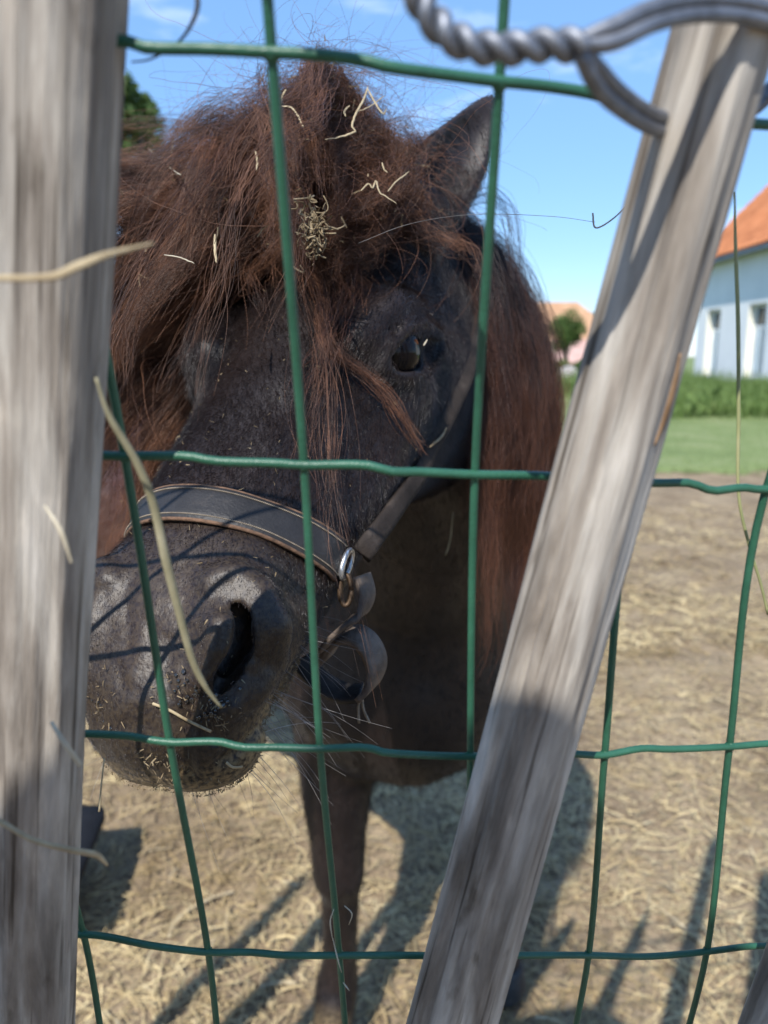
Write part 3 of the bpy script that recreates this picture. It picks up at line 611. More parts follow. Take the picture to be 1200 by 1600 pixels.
# --- surface nets on a graded grid (fine at the muzzle and the eye)
def axis(segs):
    out = [np.arange(a, b, s) for a, b, s in segs]
    return np.concatenate(out)
GX = axis([(-1.02, -0.19, 0.010), (-0.19, -0.02, 0.0017), (-0.02, 0.085, 0.0026), (0.085, 0.40, 0.008)])
GY = axis([(0.24, 0.40, 0.0017), (0.40, 0.62, 0.0030), (0.62, 1.2, 0.0075), (1.2, 2.35, 0.012)])
GZ = axis([(0.0, 0.40, 0.006), (0.40, 0.80, 0.008), (0.80, 0.985, 0.0017), (0.985, 1.28, 0.0028)])

def surface_nets():
    shp = (len(GX), len(GY), len(GZ)); F = np.ones(shp, np.float32)
    for pr in PRIMS:
        s = [slice(max(0, np.searchsorted(g, lo) - 1), np.searchsorted(g, hi) + 1) for g, lo, hi in zip((GX, GY, GZ), pr[1], pr[2])]
        if any(q.stop - q.start < 1 for q in s): continue
        X = GX[s[0]][:, None, None].astype(np.float32); Y = GY[s[1]][None, :, None].astype(np.float32); Z = GZ[s[2]][None, None, :].astype(np.float32)
        d = eval_prim(pr, X, Y, Z)
        F[tuple(s)] = combine(F[tuple(s)], d.astype(np.float32), pr[3], pr[4])
    S = F < 0
    cnt = np.zeros(tuple(n - 1 for n in shp), np.uint8)
    for a in (0, 1):
        for b in (0, 1):
            for c in (0, 1): cnt += S[a:shp[0] - 1 + a, b:shp[1] - 1 + b, c:shp[2] - 1 + c]
    act = (cnt > 0) & (cnt < 8); del cnt
    I = np.argwhere(act); N = len(I)
    lut = np.full(act.shape, -1, np.int32); lut[act] = np.arange(N, dtype=np.int32)
    G = lambda i, j, k: (GX[i], GY[j], GZ[k])
    acc = np.zeros((N, 3)); num = np.zeros(N)
    for ax in range(3):
        o1, o2 = [q for q in range(3) if q != ax]
        for a in (0, 1):
            for b in (0, 1):
                p = I.copy(); p[:, o1] += a; p[:, o2] += b; q = p.copy(); q[:, ax] += 1
                fp, fq = F[p[:, 0], p[:, 1], p[:, 2]], F[q[:, 0], q[:, 1], q[:, 2]]
                m = (fp < 0) != (fq < 0)
                t = np.where(m, fp / (fp - fq + (fp == fq)), 0)[:, None]
                A = np.stack(G(*p.T), 1); B = np.stack(G(*q.T), 1)
                acc += np.where(m[:, None], A + t * (B - A), 0); num += m
    V = acc / num[:, None]
    quads = []
    for ax in range(3):
        o1, o2 = (ax + 1) % 3, (ax + 2) % 3
        sl0 = [slice(None)] * 3; sl1 = [slice(None)] * 3; sl0[ax] = slice(0, -1); sl1[ax] = slice(1, None)
        for o in (o1, o2): sl0[o] = slice(1, -1); sl1[o] = slice(1, -1)
        a, b = S[tuple(sl0)], S[tuple(sl1)]
        E = np.argwhere(a != b); flip = a[a != b]
        E[:, o1] += 1; E[:, o2] += 1
        def cell(d1, d2):
            c = E.copy(); c[:, o1] -= d1; c[:, o2] -= d2
            return lut[c[:, 0], c[:, 1], c[:, 2]]
        q = np.stack([cell(1, 1), cell(0, 1), cell(0, 0), cell(1, 0)], 1)
        q[~flip] = q[~flip][:, ::-1]
        quads.append(q)
    return V, np.concatenate(quads)

BV, BF = surface_nets()
_ok = (BF >= 0).all(1); BF = BF[_ok]
# keep the largest connected piece out of stray slivers, relax once, settle back on the exact surface
def relax(V, F, k, n=1):
    for _ in range(n):
        s = np.zeros_like(V); c = np.zeros(len(V))
        for a in range(4):
            b = F[:, (a + 1) % 4]
            np.add.at(s, F[:, a], V[b]); np.add.at(c, F[:, a], 1); np.add.at(s, b, V[F[:, a]]); np.add.at(c, b, 1)
        V = V + k * (s / np.maximum(c, 1)[:, None] - V)
    return V
BV = relax(BV, BF, 0.5, 4)
def face_normals(V, F):
    n = np.cross(V[F[:, 2]] - V[F[:, 0]], V[F[:, 3]] - V[F[:, 1]]); return n
_fn = face_normals(BV, BF); BN = np.zeros_like(BV)
for a in range(4): np.add.at(BN, BF[:, a], _fn)
BN /= np.linalg.norm(BN, axis=1)[:, None] + 1e-12
# skin relief: soft wrinkles on muzzle, veins and muscle on the face
_hl = w2h(BV); _muz = np.clip((0.11 - _hl[:, 1]) / 0.06, 0, 1) * (_hl[:, 2] > -0.2)
_hd = ((_hl[:, 1] < 0.40) & (BV[:, 1] < 0.75)).astype(float)
BV = BV + BN * (_muz * 0.0005 * noise3(_hl * np.array([150, 90, 90]), 3) + _muz * 0.00025 * noise3(_hl * 320, 4) + _hd * 0.0012 * noise3(_hl * 45, 5) + 0.003 * (1 - _hd) * noise3(BV * 22, 6))[:, None]

PONY = tag(empty('pony', (-0.1, 1.2, 0.0)), 'shaggy dark brown pony with a hay-strewn forelock, nosing the green wire fence', 'pony')
m, t, b, out = new_mat('dark_coat'); l = t.links.new
c = t.nodes.new('ShaderNodeTexCoord'); n1 = t.nodes.new('ShaderNodeTexNoise'); n1.inputs['Scale'].default_value = 9; n1.inputs['Detail'].default_value = 6
r1 = ramp(t, [(0.3, (0.0105, 0.0066, 0.0058)), (0.6, (0.0185, 0.0115, 0.010)), (0.8, (0.031, 0.0185, 0.0145))])
n2 = t.nodes.new('ShaderNodeTexNoise'); n2.inputs['Scale'].default_value = 700; n2.inputs['Detail'].default_value = 4
bp = t.nodes.new('ShaderNodeBump'); bp.inputs['Strength'].default_value = 0.35; bp.inputs['Distance'].default_value = 0.0008
att = t.nodes.new('ShaderNodeAttribute'); att.attribute_name = 'rusty'
mxr = t.nodes.new('ShaderNodeMixRGB'); mxr.inputs[2].default_value = (0.082, 0.030, 0.017, 1)
att2 = t.nodes.new('ShaderNodeAttribute'); att2.attribute_name = 'chaff_dust'
n3 = t.nodes.new('ShaderNodeTexNoise'); n3.inputs['Scale'].default_value = 420; n3.inputs['Detail'].default_value = 5
r3 = ramp(t, [(0.36, (0, 0, 0)), (0.60, (1, 1, 1))]); mdust = t.nodes.new('ShaderNodeMath'); mdust.operation = 'MULTIPLY'
mxd = t.nodes.new('ShaderNodeMixRGB'); mxd.inputs[2].default_value = (0.24, 0.17, 0.085, 1)
l(c.outputs['Object'], n1.inputs['Vector']); l(n1.outputs[0], r1.inputs[0]); l(c.outputs['Object'], n2.inputs['Vector']); l(n2.outputs[0], bp.inputs['Height'])
l(c.outputs['Object'], n3.inputs['Vector']); l(n3.outputs[0], r3.inputs[0]); l(r3.outputs[0], mdust.inputs[0]); l(att2.outputs['Fac'], mdust.inputs[1])
l(r1.outputs[0], mxr.inputs[1]); l(att.outputs['Fac'], mxr.inputs[0]); l(mxr.outputs[0], mxd.inputs[1]); l(mdust.outputs[0], mxd.inputs[0])
l(mxd.outputs[0], b.inputs['Base Color']); l(bp.outputs[0], b.inputs['Normal'])
b.inputs['Roughness'].default_value = 0.47; b.inputs['Specular IOR Level'].default_value = 0.42
b.inputs['Sheen Weight'].default_value = 0.05; b.inputs['Sheen Roughness'].default_value = 0.4
M['coat'] = m
body = mesh_obj('body', BV, BF, m, PONY)
def point_attr(o, name, vals):
    a = o.data.attributes.new(name, 'FLOAT', 'POINT'); a.data.foreach_set('value', np.asarray(vals, np.float32))
point_attr(body, 'rusty', np.clip((BV[:, 1] - 1.05) / 0.25, 0, 1) * np.clip((BV[:, 2] - 0.35) / 0.2, 0, 1) * 0.9 + 0.25 * np.clip(noise3(BV * 9, 8), 0, 1) * (BV[:, 1] > 1.1))
_low = np.clip((-0.046 - _hl[:, 2]) / 0.016, 0, 1) * np.clip((0.05 - _hl[:, 1]) / 0.03, 0, 1)
_wet = np.exp(-((_hl - phil[0]) ** 2).sum(1) / 0.012 ** 2)
point_attr(body, 'chaff_dust', np.clip(_low * 1.0 + 0.12 * _muz, 0, 1))
# ------------------------------------------------------------------ eyes, hooves
def ball(name, C, r, mat, parent, n=24, sc=(1, 1, 1)):
    th = np.linspace(0, math.pi, n // 2 + 1); ph = np.linspace(0, 2 * math.pi, n + 1)[:-1]
    V = [(C[0] + sc[0] * r * math.sin(a) * math.cos(b), C[1] + sc[1] * r * math.sin(a) * math.sin(b), C[2] + sc[2] * r * math.cos(a)) for a in th for b in ph]
    F = [(i * n + k, i * n + (k + 1) % n, (i + 1) * n + (k + 1) % n, (i + 1) * n + k) for i in range(n // 2) for k in range(n)]
    return mesh_obj(name, V, F, mat, parent)
m, t, b, out = new_mat('pony_eye'); l = t.links.new
c = t.nodes.new('ShaderNodeTexCoord'); n1 = t.nodes.new('ShaderNodeTexNoise'); n1.inputs['Scale'].default_value = 120
r1 = ramp(t, [(0.35, (0.003, 0.003, 0.004)), (0.7, (0.009, 0.006, 0.006))])
l(c.outputs['Object'], n1.inputs['Vector']); l(n1.outputs[0], r1.inputs[0]); l(r1.outputs[0], b.inputs['Base Color'])
b.inputs['Roughness'].default_value = 0.07; b.inputs['Specular IOR Level'].default_value = 0.16; b.inputs['Coat Weight'].default_value = 0.0; b.inputs['Coat Roughness'].default_value = 0.04
M['eye'] = m
for s in (1, -1): ball('eye', h2w(EYE_C * np.array([s, 1, 1])), EYE_R, M['eye'], PONY)
M['hoof'] = noise_mat('dark_hoof', [(0.3, (0.022, 0.02, 0.02)), (0.7, (0.06, 0.055, 0.052))], (40, 40, 160), 0.6, 0.3)
hoof_spots = [(x - 0.014 * s, y - 0.02) for (x, y), s in LEG_F] + [(x, y + 0.045) for (x, y), s in LEG_H]
prof = [(0.040, 0.000), (0.0415, 0.004), (0.038, 0.022), (0.0355, 0.040), (0.033, 0.044)]
hv, hf = [], []
for r_, z_ in prof:
    for k in range(24):
        a = 2 * math.pi * k / 24; front = 1 + 0.22 * max(0, -math.sin(a)) * (1 - z_ / 0.06)
        hv.append((r_ * math.cos(a), r_ * math.sin(a) * front, z_))
hf = [(i * 24 + k, i * 24 + (k + 1) % 24, (i + 1) * 24 + (k + 1) % 24, (i + 1) * 24 + k) for i in range(len(prof) - 1) for k in range(24)] + [tuple(range(23, -1, -1)), tuple(range(96, 120))]
h0 = None
for x, y in hoof_spots:
    if h0 is None: h0 = mesh_obj('hoof', hv, hf, M['hoof']); o = h0
    else: o = h0.copy(); COL.objects.link(o)
    o.location = (x, y, 0.002); adopt(o, PONY)

# ------------------------------------------------------------------ hair
def curves_obj(name, P, rad, mat, parent=None, tip=0.35):
    """P: (strands, points, 3) -> one hair curves object with radius tapering to the tip"""
    n, k = P.shape[:2]
    hc = bpy.data.hair_curves.new(name); hc.add_curves([k] * n)
    hc.attributes['position'].data.foreach_set('vector', np.ascontiguousarray(P, np.float32).ravel())
    ra = hc.attributes.get('radius') or hc.attributes.new('radius', 'FLOAT', 'POINT')
    rad = np.broadcast_to(np.asarray(rad, float).reshape(-1, 1), (n, 1)) * np.linspace(1, tip, k)[None, :] ** 1.0
    ra.data.foreach_set('value', np.ascontiguousarray(rad, np.float32).ravel())
    hc.materials.append(mat)
    o = bpy.data.objects.new(name, hc); COL.objects.link(o)
    if parent is not None: adopt(o, parent)
    return o

def grow(root, d, length, steps, grav, wild, eps, seed, freq=14, pull=None):
    """guide strands that start at root along d, sag under gravity and lie on the pony"""
    p = root.copy(); d = unit(d); out = [p.copy()]; ds = (length / steps)[:, None]
    for i in range(steps):
        nz = np.stack([noise3(p * freq, seed + q) for q in range(3)], -1)
        d = unit(d + np.array([0, 0, -1.0]) * np.reshape(grav, (-1, 1)) + nz * np.reshape(wild, (-1, 1)) + (0 if pull is None else pull))
        q = p + d * ds
        s = sdf(q); hit = s < eps
        if hit.any():
            g = sdf_grad(q[hit]); q[hit] += g * np.clip(eps[hit] - s[hit], 0, 0.02)[:, None]
        d = unit(q - p); p = q; out.append(p.copy())
    return np.stack(out, 1)

def strands(G, per, root_r, tip_r, wave, seed, n=None, lenvar=0.35):
    """children round each guide; offsets shrink or swell towards the tip, plus a wobble of their own"""
    rng = np.random.default_rng(seed); g, k = G.shape[:2]; n = n or k
    if n != k:
        s = np.linspace(0, k - 1, n); i = np.minimum(s.astype(int), k - 2); f = (s - i)[None, :, None]
        G = G[:, i] * (1 - f) + G[:, i + 1] * f
    C = np.repeat(G, per, 0); N = len(C); tt = np.linspace(0, 1, n)
    # random length: resample along the guide
    cut = 1 - lenvar * rng.random(N) ** 1.5
    s = tt[None, :] * cut[:, None] * (n - 1); i = np.minimum(s.astype(int), n - 2); f = (s - i)[..., None]
    C = np.take_along_axis(C, i[..., None], 1) * (1 - f) + np.take_along_axis(C, i[..., None] + 1, 1) * f
    off = rng.normal(size=(N, 3)) * 0.6
    C = C + off[:, None, :] * (root_r + (tip_r - root_r) * tt)[None, :, None]
    ph = rng.random((N, 3)) * 6.28; fr = rng.uniform(2.5, 9.0, (N, 3)); am = rng.random((N, 3)) ** 2 * wave
    C = C + am[:, None, :] * np.sin(fr[:, None, :] * tt[None, :, None] * 3 + ph[:, None, :]) * (tt ** 0.7)[None, :, None]
    C[:, 0] -= 0
    return C

M['hair_dark'] = hair_mat('black_brown_hair', (0.007, 0.0045, 0.0042), (0.040, 0.020, 0.016), 0.42, 0.5, 0.15, (0.13, 0.05, 0.028))
M['hair_rust'] = hair_mat('sunbleached_hair', (0.014, 0.0075, 0.0065), (0.33, 0.155, 0.085), 0.42, 0.5, 0.35)
M['hair_rusty_tip'] = hair_mat('russet_hair', (0.05, 0.022, 0.014), (0.34, 0.155, 0.085), 0.45, 0.45, 0.3)
M['hair_mane_outer'] = hair_mat('mane_outer_hair', (0.008, 0.005, 0.0045), (0.055, 0.025, 0.018), 0.42, 0.5, 0.25, (0.33, 0.125, 0.065))
M['fur'] = hair_mat('short_dark_coat', (0.0075, 0.0046, 0.004), (0.042, 0.0245, 0.020), 0.30, 0.7, 0.12, clump=22)
M['fur_rust'] = hair_mat('short_russet_coat', (0.05, 0.018, 0.010), (0.17, 0.062, 0.030), 0.45, 0.4, 0.15)
M['whisker'] = hair_mat('pale_whisker', (0.10, 0.09, 0.085), (0.5, 0.47, 0.45), 0.35, 0.6, 0.3)

def surf_project(P, it=3):
    for _ in range(it): P = P - sdf_grad(P) * np.clip(sdf(P), -0.05, 0.05)[:, None]
    return P

# mane: roots along the crest, most of it falling on the pony's left
rng = np.random.default_rng(11)
crest = spline([h2w((0.0, 0.405, -0.02)), (0.040, 0.69, 1.155), (0.066, 0.80, 1.14), (0.062, 0.94, 1.12), (-0.02, 1.10, 1.06), (-0.12, 1.24, 1.01)], 200)
ng = 330
ci = 14 + (rng.random(ng) ** 1.2 * 185).astype(int)
root = crest[ci] + rng.normal(size=(ng, 3)) * np.array([0.010, 0.012, 0.006]); root = surf_project(root)
left = rng.random(ng) < 0.86
dirs = np.where(left[:, None], [0.18, -0.10, 0.05], [-0.6, -0.1, 0.3]) + rng.normal(size=(ng, 3)) * 0.16
eps = rng.uniform(0.002, 0.014, ng)
G = grow(root, dirs, rng.uniform(0.30, 0.43, ng), 18, 0.60, 0.10, eps, 21)
G = G[G[:, :, 2].max(1) < 1.215]; S = strands(G, 40, 0.009, 0.007, 0.011, 31, n=18, lenvar=0.55)
wavy = lambda S, a, f, q0: S + a * np.stack([noise3(S * f, q0 + q) for q in range(3)], -1) * np.linspace(0, 1, S.shape[1])[None, :, None]
S = wavy(wavy(S, 0.013, 16, 301), 0.005, 50, 311)
curves_obj('mane', S, rng.uniform(0.00010, 0.00017, len(S)), M['hair_dark'], PONY)
# the lower, sun-bleached layer of the mane
ng = 150
ci = (60 + rng.random(ng) * 110).astype(int); root = surf_project(crest[ci] + rng.normal(size=(ng, 3)) * 0.008)
G2 = grow(root, np.array([0.26, -0.1, 0.08]) + rng.normal(size=(ng, 3)) * 0.15, rng.uniform(0.42, 0.56, ng), 18, 0.55, 0.08, rng.uniform(0.008, 0.019, ng), 22)
S = strands(G2, 34, 0.008, 0.007, 0.012, 32, n=18, lenvar=0.6)
S = wavy(wavy(S, 0.013, 16, 301), 0.006, 50, 321)
tag(curves_obj('mane', S, rng.uniform(0.00011, 0.00018, len(S)), M['hair_mane_outer'], PONY), 'long russet ends of the mane')

# the top of the mane that tips over to the pony's right behind the ears
ng = 170
ci = (rng.random(ng) * 75).astype(int); root = surf_project(crest[ci] + rng.normal(size=(ng, 3)) * np.array([0.012, 0.012, 0.006]))
GR = grow(root, np.array([-0.80, -0.35, 0.42]) + rng.normal(size=(ng, 3)) * 0.25, rng.uniform(0.26, 0.44, ng), 18, 0.26, 0.26, rng.uniform(0.004, 0.034, ng), 25, freq=22)
GR = GR[GR[:, :, 2].max(1) < 1.215]; S = strands(GR, 40, 0.012, 0.006, 0.009, 35, n=20)
tag(curves_obj('mane', S, rng.uniform(0.0001, 0.00017, len(S)), M['hair_rust'], PONY), 'matted part of the mane tipped over to the far side')

# forelock: a matted mop standing up from the poll and tumbling over the forehead to the pony's right
ng = 560
rl = np.stack([rng.uniform(-0.072, 0.044, ng), rng.uniform(0.325, 0.425, ng), np.full(ng, 0.012)], 1)
root = surf_project(h2w(rl))
dl = np.stack([rng.normal(-0.28, 0.38, ng), rng.normal(-0.68, 0.33, ng), rng.uniform(0.25, 0.62, ng) * np.where(rl[:, 0] > -0.01, 0.6, 1.0)], 1)
eps = 0.002 + 0.034 * rng.random(ng) ** 1.1
ln = rng.uniform(0.14, 0.34, ng) * np.where(rl[:, 0] > 0.0, 0.34, np.where(rl[:, 0] > -0.03, 0.56, np.where(rl[:, 0] > -0.045, 0.85, 1.12)))
G3 = grow(root, dl @ HR.T, ln, 22, 0.30, 0.44, eps, 41, freq=30, pull=(np.array([-0.06, -0.10, 0]) ))
_ok = (G3[:, :, 2].max(1) < 1.222); G3 = G3[_ok]; root = root[_ok]; ng = len(G3); print('forelock guides', ng)
S = strands(G3, 46, 0.010, 0.0026, 0.008, 51, n=24)
S = S + 0.0025 * np.stack([noise3(S * 55, 141 + q) for q in range(3)], -1) * np.linspace(0, 1, 24)[None, :, None]
curves_obj('forelock', S, rng.uniform(0.00009, 0.00016, len(S)), M['hair_rust'], PONY)
# a standing tuft in front of the far ear
k = 110; rl2 = np.stack([rng.uniform(-0.095, -0.045, k), rng.uniform(0.31, 0.6, k), np.full(k, 0.012)], 1); root2 = surf_project(h2w(rl2))
dl = np.stack([rng.normal(-0.55, 0.35, k), rng.normal(-0.25, 0.30, k), rng.uniform(0.5, 1.0, k)], 1)
G5 = grow(root2, dl @ HR.T, rng.uniform(0.13, 0.25, k), 20, 0.17, 0.48, rng.uniform(0.01, 0.045, k), 45, freq=30); G5 = G5[G5[:, :, 2].max(1) < 1.235]
S = strands(G5, 44, 0.011, 0.004, 0.008, 53, n=22)
curves_obj('forelock', S, rng.uniform(0.00009, 0.00016, len(S)), M['hair_rust'], PONY)
# loose crossing hairs and loops caught in the mop
k = 3000; base = G3[rng.integers(0, ng, k), rng.integers(2, 17, k)] + rng.normal(size=(k, 3)) * 0.008
g = sdf_grad(base); base = base + g * rng.uniform(0.0, 0.012, k)[:, None]
ax1 = unit(rng.normal(size=(k, 3))); ax1 = unit(ax1 - 0.7 * (ax1 * g).sum(1, keepdims=True) * g); ax2 = unit(np.cross(ax1, g) + 0.3 * rng.normal(size=(k, 3)))
tt = np.linspace(0, 1, 18); cr_ = rng.uniform(0.008, 0.050, k); sweep = rng.uniform(0.8, 3.6, k)
ang = tt[None, :] * sweep[:, None]
S = base[:, None, :] + cr_[:, None, None] * (np.sin(ang)[..., None] * ax1[:, None, :] + (1 - np.cos(ang))[..., None] * ax2[:, None, :])
S = S + 0.002 * np.stack([noise3(S * 60, 61 + q) for q in range(3)], -1)
tag(curves_obj('tangle', S, rng.uniform(0.00007, 0.00014, k), M['hair_rusty_tip'], PONY), 'loose crossing hairs on top of the forelock')
# fine hairs standing up against the sky
k = 420; i = rng.integers(0, ng, k); base = root[i]
dl = np.stack([rng.normal(-0.15, 0.55, k), rng.normal(0.0, 0.5, k), rng.uniform(0.6, 1.2, k)], 1)
S = grow(base, dl @ HR.T, rng.uniform(0.04, 0.11, k), 16, 0.06, 0.55, np.full(k, 0.01), 71, freq=30)
S = S[S[:, :, 2].max(1) < 1.30]; tag(curves_obj('flyaway_hair', S, rng.uniform(0.00006, 0.0001, len(S)), M['hair_rust'], PONY), 'thin flyaway hairs above the forelock')
# one separate russet lock lying across the cheek below the eye
lock = on_skin([(468, 420), (500, 478), (535, 540), (575, 602), (612, 662), (640, 705)], 0.010)
G4 = spline(lock, 18)[None]
S = strands(G4, 70, 0.0030, 0.0032, 0.0055, 81, n=18)
S[:, :, :] += 0
tag(curves_obj('lock', S, np.full(len(S), 0.00016), M['hair_rusty_tip'], PONY), 'single russet lock hanging across the cheek')

# short coat
V4 = BV[BF]; cen = V4.mean(1); area = np.linalg.norm(face_normals(BV, BF), axis=1) / 2
fn = unit(face_normals(BV, BF)); fl = w2h(cen)
is_head = (fl[:, 1] < 0.42) & (fl[:, 2] > -0.22) & (cen[:, 1] < 0.72)
in_eye = np.minimum(np.linalg.norm(cen - h2w(EYE_C), axis=1), np.linalg.norm(cen - h2w(EYE_C * [-1, 1, 1]), axis=1)) < EYE_R + 0.001
def fur(name, wgt, N, lens, comb, lift, rad, mat, seed, lab=None):
    rng = np.random.default_rng(seed); p = wgt * area; p = p / p.sum()
    f = rng.choice(len(BF), N, p=p); a, b = rng.random((2, N, 1))
    P = (V4[f, 0] * (1 - a) + V4[f, 1] * a) * (1 - b) + (V4[f, 3] * (1 - a) + V4[f, 2] * a) * b
    n = fn[f]; d = comb(f); d = unit(d - n * (d * n).sum(1, keepdims=True)); d = unit(d + rng.normal(size=(N, 3)) * 0.22)
    ln = (lens(f) * rng.uniform(0.6, 1.2, N))[:, None]
    P0 = P - n * 0.0004; P1 = P + ln * (0.45 * d + lift * 0.55 * n); P2 = P + ln * (1.0 * d + lift * 0.75 * n)
    tag(curves_obj(name, np.stack([P0, P1, P2], 1), np.full(N, rad), mat, PONY, 0.25), lab)
muz = np.clip((0.10 - fl[:, 1]) / 0.06, 0, 1)
low_lip = np.clip((-0.046 - fl[:, 2]) / 0.016, 0, 1) * np.clip((0.05 - fl[:, 1]) / 0.03, 0, 1)
fur('coat', is_head * (1 - 0.55 * muz) * (1 - in_eye) * (1 - 0.85 * low_lip), 230000, lambda f: 0.0062 - 0.0046 * muz[f], lambda f: np.broadcast_to(-HR[:, 1] - 0.35 * HR[:, 2], (len(f), 3)) + 0.5 * np.stack([noise3(cen[f] * 18, 90 + q) for q in range(3)], -1), 0.34, 0.000085, M['fur'], 91)
M['fur_shaded'] = hair_mat('shade_darkened_coat', (0.0035, 0.0022, 0.0019), (0.017, 0.0098, 0.008), 0.42, 0.4, 0.1, clump=14)  # front coat darker: the head's shade on the chest put into its colour
front = (~is_head) & (cen[:, 1] < 1.3)
fur('coat', front * 1.0, 70000, lambda f: np.full(len(f), 0.010), lambda f: np.broadcast_to([0, 0.25, -1.0], (len(f), 3)) + 0.3 * np.stack([noise3(cen[f] * 12, 95 + q) for q in range(3)], -1), 0.30, 0.00022, M['fur_shaded'], 96)
back = (~is_head) & (cen[:, 1] >= 1.1)
fur('coat', back * np.clip((cen[:, 1] - 1.1) / 0.2, 0, 1), 40000, lambda f: np.full(len(f), 0.022), lambda f: np.broadcast_to([-0.4, 0.7, -0.6], (len(f), 3)), 0.3, 0.0004, M['fur_rust'], 97, 'russet coat on the flank')
# whiskers on lips and chin
rng = np.random.default_rng(12); k = 120
wl = np.stack([rng.uniform(-0.045, 0.045, k), rng.uniform(-0.005, 0.075, k), rng.uniform(-0.115, -0.050, k)], 1)
W0 = surf_project(h2w(wl), 4); g = sdf_grad(W0)
ln = rng.uniform(0.015, 0.055, k); tt = np.linspace(0, 1, 9)
dd = unit(g + rng.normal(size=(k, 3)) * 0.25 + np.array([0.15, 0, -0.25])); bend = rng.normal(size=(k, 3)) * 0.25 + np.array([0, 0, -0.3])
S = W0[:, None, :] + ln[:, None, None] * (tt[None, :, None] * dd[:, None, :] + 0.5 * (tt ** 2)[None, :, None] * bend[:, None, :])
tag(curves_obj('whisker', S, np.full(k, 0.00013), M['whisker'], PONY, 0.3), 'fine pale whiskers on the lips and chin')
# tail
rng = np.random.default_rng(13); k = 40
T0 = np.array([-0.70, 2.14, 0.80]) + rng.normal(size=(k, 3)) * 0.02
GT = grow(T0, np.array([-0.4, 0.8, 0.3]) + rng.normal(size=(k, 3)) * 0.12, rng.uniform(0.45, 0.62, k), 14, 0.3, 0.08, np.full(k, 0.01), 99)
curves_obj('tail', strands(GT, 30, 0.012, 0.01, 0.008, 98), 0.0003, M['hair_dark'], PONY)

# ------------------------------------------------------------------ leather halter (lies on the pony: a thing of its own)
M['leather'] = noise_mat('worn_black_leather', [(0.3, (0.014, 0.013, 0.013)), (0.6, (0.028, 0.026, 0.026)), (0.8, (0.075, 0.062, 0.052))], (55, 55, 55), 0.5, 0.25, (700, 700, 700), spec=0.35)
M['leather_edge'] = noise_mat('brown_leather_edge', [(0.3, (0.05, 0.03, 0.02)), (0.7, (0.20, 0.115, 0.07))], (300, 300, 300), 0.85, 0.4)
M['leather_grey'] = noise_mat('scuffed_grey_leather', [(0.3, (0.065, 0.048, 0.038)), (0.7, (0.19, 0.15, 0.122))], (90, 90, 90), 0.7, 0.35, (400, 400, 400))
M['leather_brown'] = noise_mat('dark_brown_leather', [(0.3, (0.018, 0.014, 0.012)), (0.6, (0.04, 0.031, 0.026)), (0.8, (0.10, 0.08, 0.066))], (45, 45, 45), 0.8, 0.3, (400, 400, 400), spec=0.15)
M['thread'] = noise_mat('pale_stitching', [(0.3, (0.16, 0.125, 0.09)), (0.7, (0.34, 0.28, 0.21))], (300, 300, 300), 0.8)
M['brass'] = metal_mat('rusty_brass', (0.15, 0.10, 0.065), 0.6)
M['steel'] = metal_mat('scratched_steel', (0.75, 0.76, 0.78), 0.28)
nb_px = [(232, 800), (262, 792), (300, 787), (340, 792), (380, 803), (430, 822), (480, 848), (525, 873), (562, 893)]
nbp = on_skin(nb_px); nbp = nbp[(np.abs(sdf(nbp)) < 0.003) & ((nbp - EYE) @ FWD < 0.45)]; HALTER = tag(empty('halter', tuple(h2w((0, 0.10, 0.0)))), 'worn black leather halter with stitched noseband and loose grey tongue strap on the pony', 'halter')
c0 = nbp.mean(0); _, _, vt = np.linalg.svd(nbp - c0); nrm = vt[2] * np.sign(vt[2] @ HR[:, 1])
ctr = h2w((0, 0, -0.05)); ctr = ctr + HR[:, 1] * ((c0 - ctr) @ nrm) / (HR[:, 1] @ nrm)
e1 = unit(HR[:, 0] - nrm * (HR[:, 0] @ nrm)); e2 = np.cross(nrm, e1); e2 = e2 * np.sign(e2 @ HR[:, 2])
th = np.linspace(0, 2 * math.pi, 144, endpoint=False); D = np.cos(th)[:, None] * e1 + np.sin(th)[:, None] * e2
tr = np.full(144, 0.09)
for _ in range(60): tr = tr - np.clip(sdf(ctr + tr[:, None] * D), -0.01, 0.01) * 0.8
tr = np.convolve(np.r_[tr[-6:], tr, tr[:6]], np.hanning(13) / np.hanning(13).sum(), 'valid') + 0.0022
loop = ctr + tr[:, None] * D; gl = sdf_grad(loop, 0.006); wdir = unit(nrm - gl * (gl @ nrm)[:, None])
a_end = math.atan2((nbp[-1] - ctr) @ e2, (nbp[-1] - ctr) @ e1)
def strap(name, P, Wd, Nd, width, thick, mat, parent, edge=None):
    """flat strap with rounded edges along P; Wd across, Nd off the skin"""
    P = np.asarray(P); Wd = np.broadcast_to(Wd, P.shape); Nd = np.broadcast_to(Nd, P.shape)
    sec = [(-0.5, -0.5), (-0.5, 0.2), (-0.46, 0.5), (-0.2, 0.56), (0.2, 0.56), (0.46, 0.5), (0.5, 0.2), (0.5, -0.5)]
    n = len(sec); V = np.concatenate([[p + w_ * a * width + n_ * b_ * thick for a, b_ in sec] for p, w_, n_ in zip(P, Wd, Nd)])
    F = [(i * n + k, i * n + (k + 1) % n, (i + 1) * n + (k + 1) % n, (i + 1) * n + k) for i in range(len(P) - 1) for k in range(n)]
    F += [tuple(range(n))[::-1], tuple((len(P) - 1) * n + k for k in range(n))]
    return mesh_obj(name, V, F, mat, parent)
def loop_at(a):
    """points of the noseband loop at angles a"""
    i = np.mod(a, 2 * math.pi) / (2 * math.pi) * 144; i0 = i.astype(int) % 144; i1 = (i0 + 1) % 144; f = (i - np.floor(i))[:, None]
    mixv = lambda A: A[i0] * (1 - f) + A[i1] * f
    return mixv(loop), unit(mixv(wdir)), unit(mixv(gl))
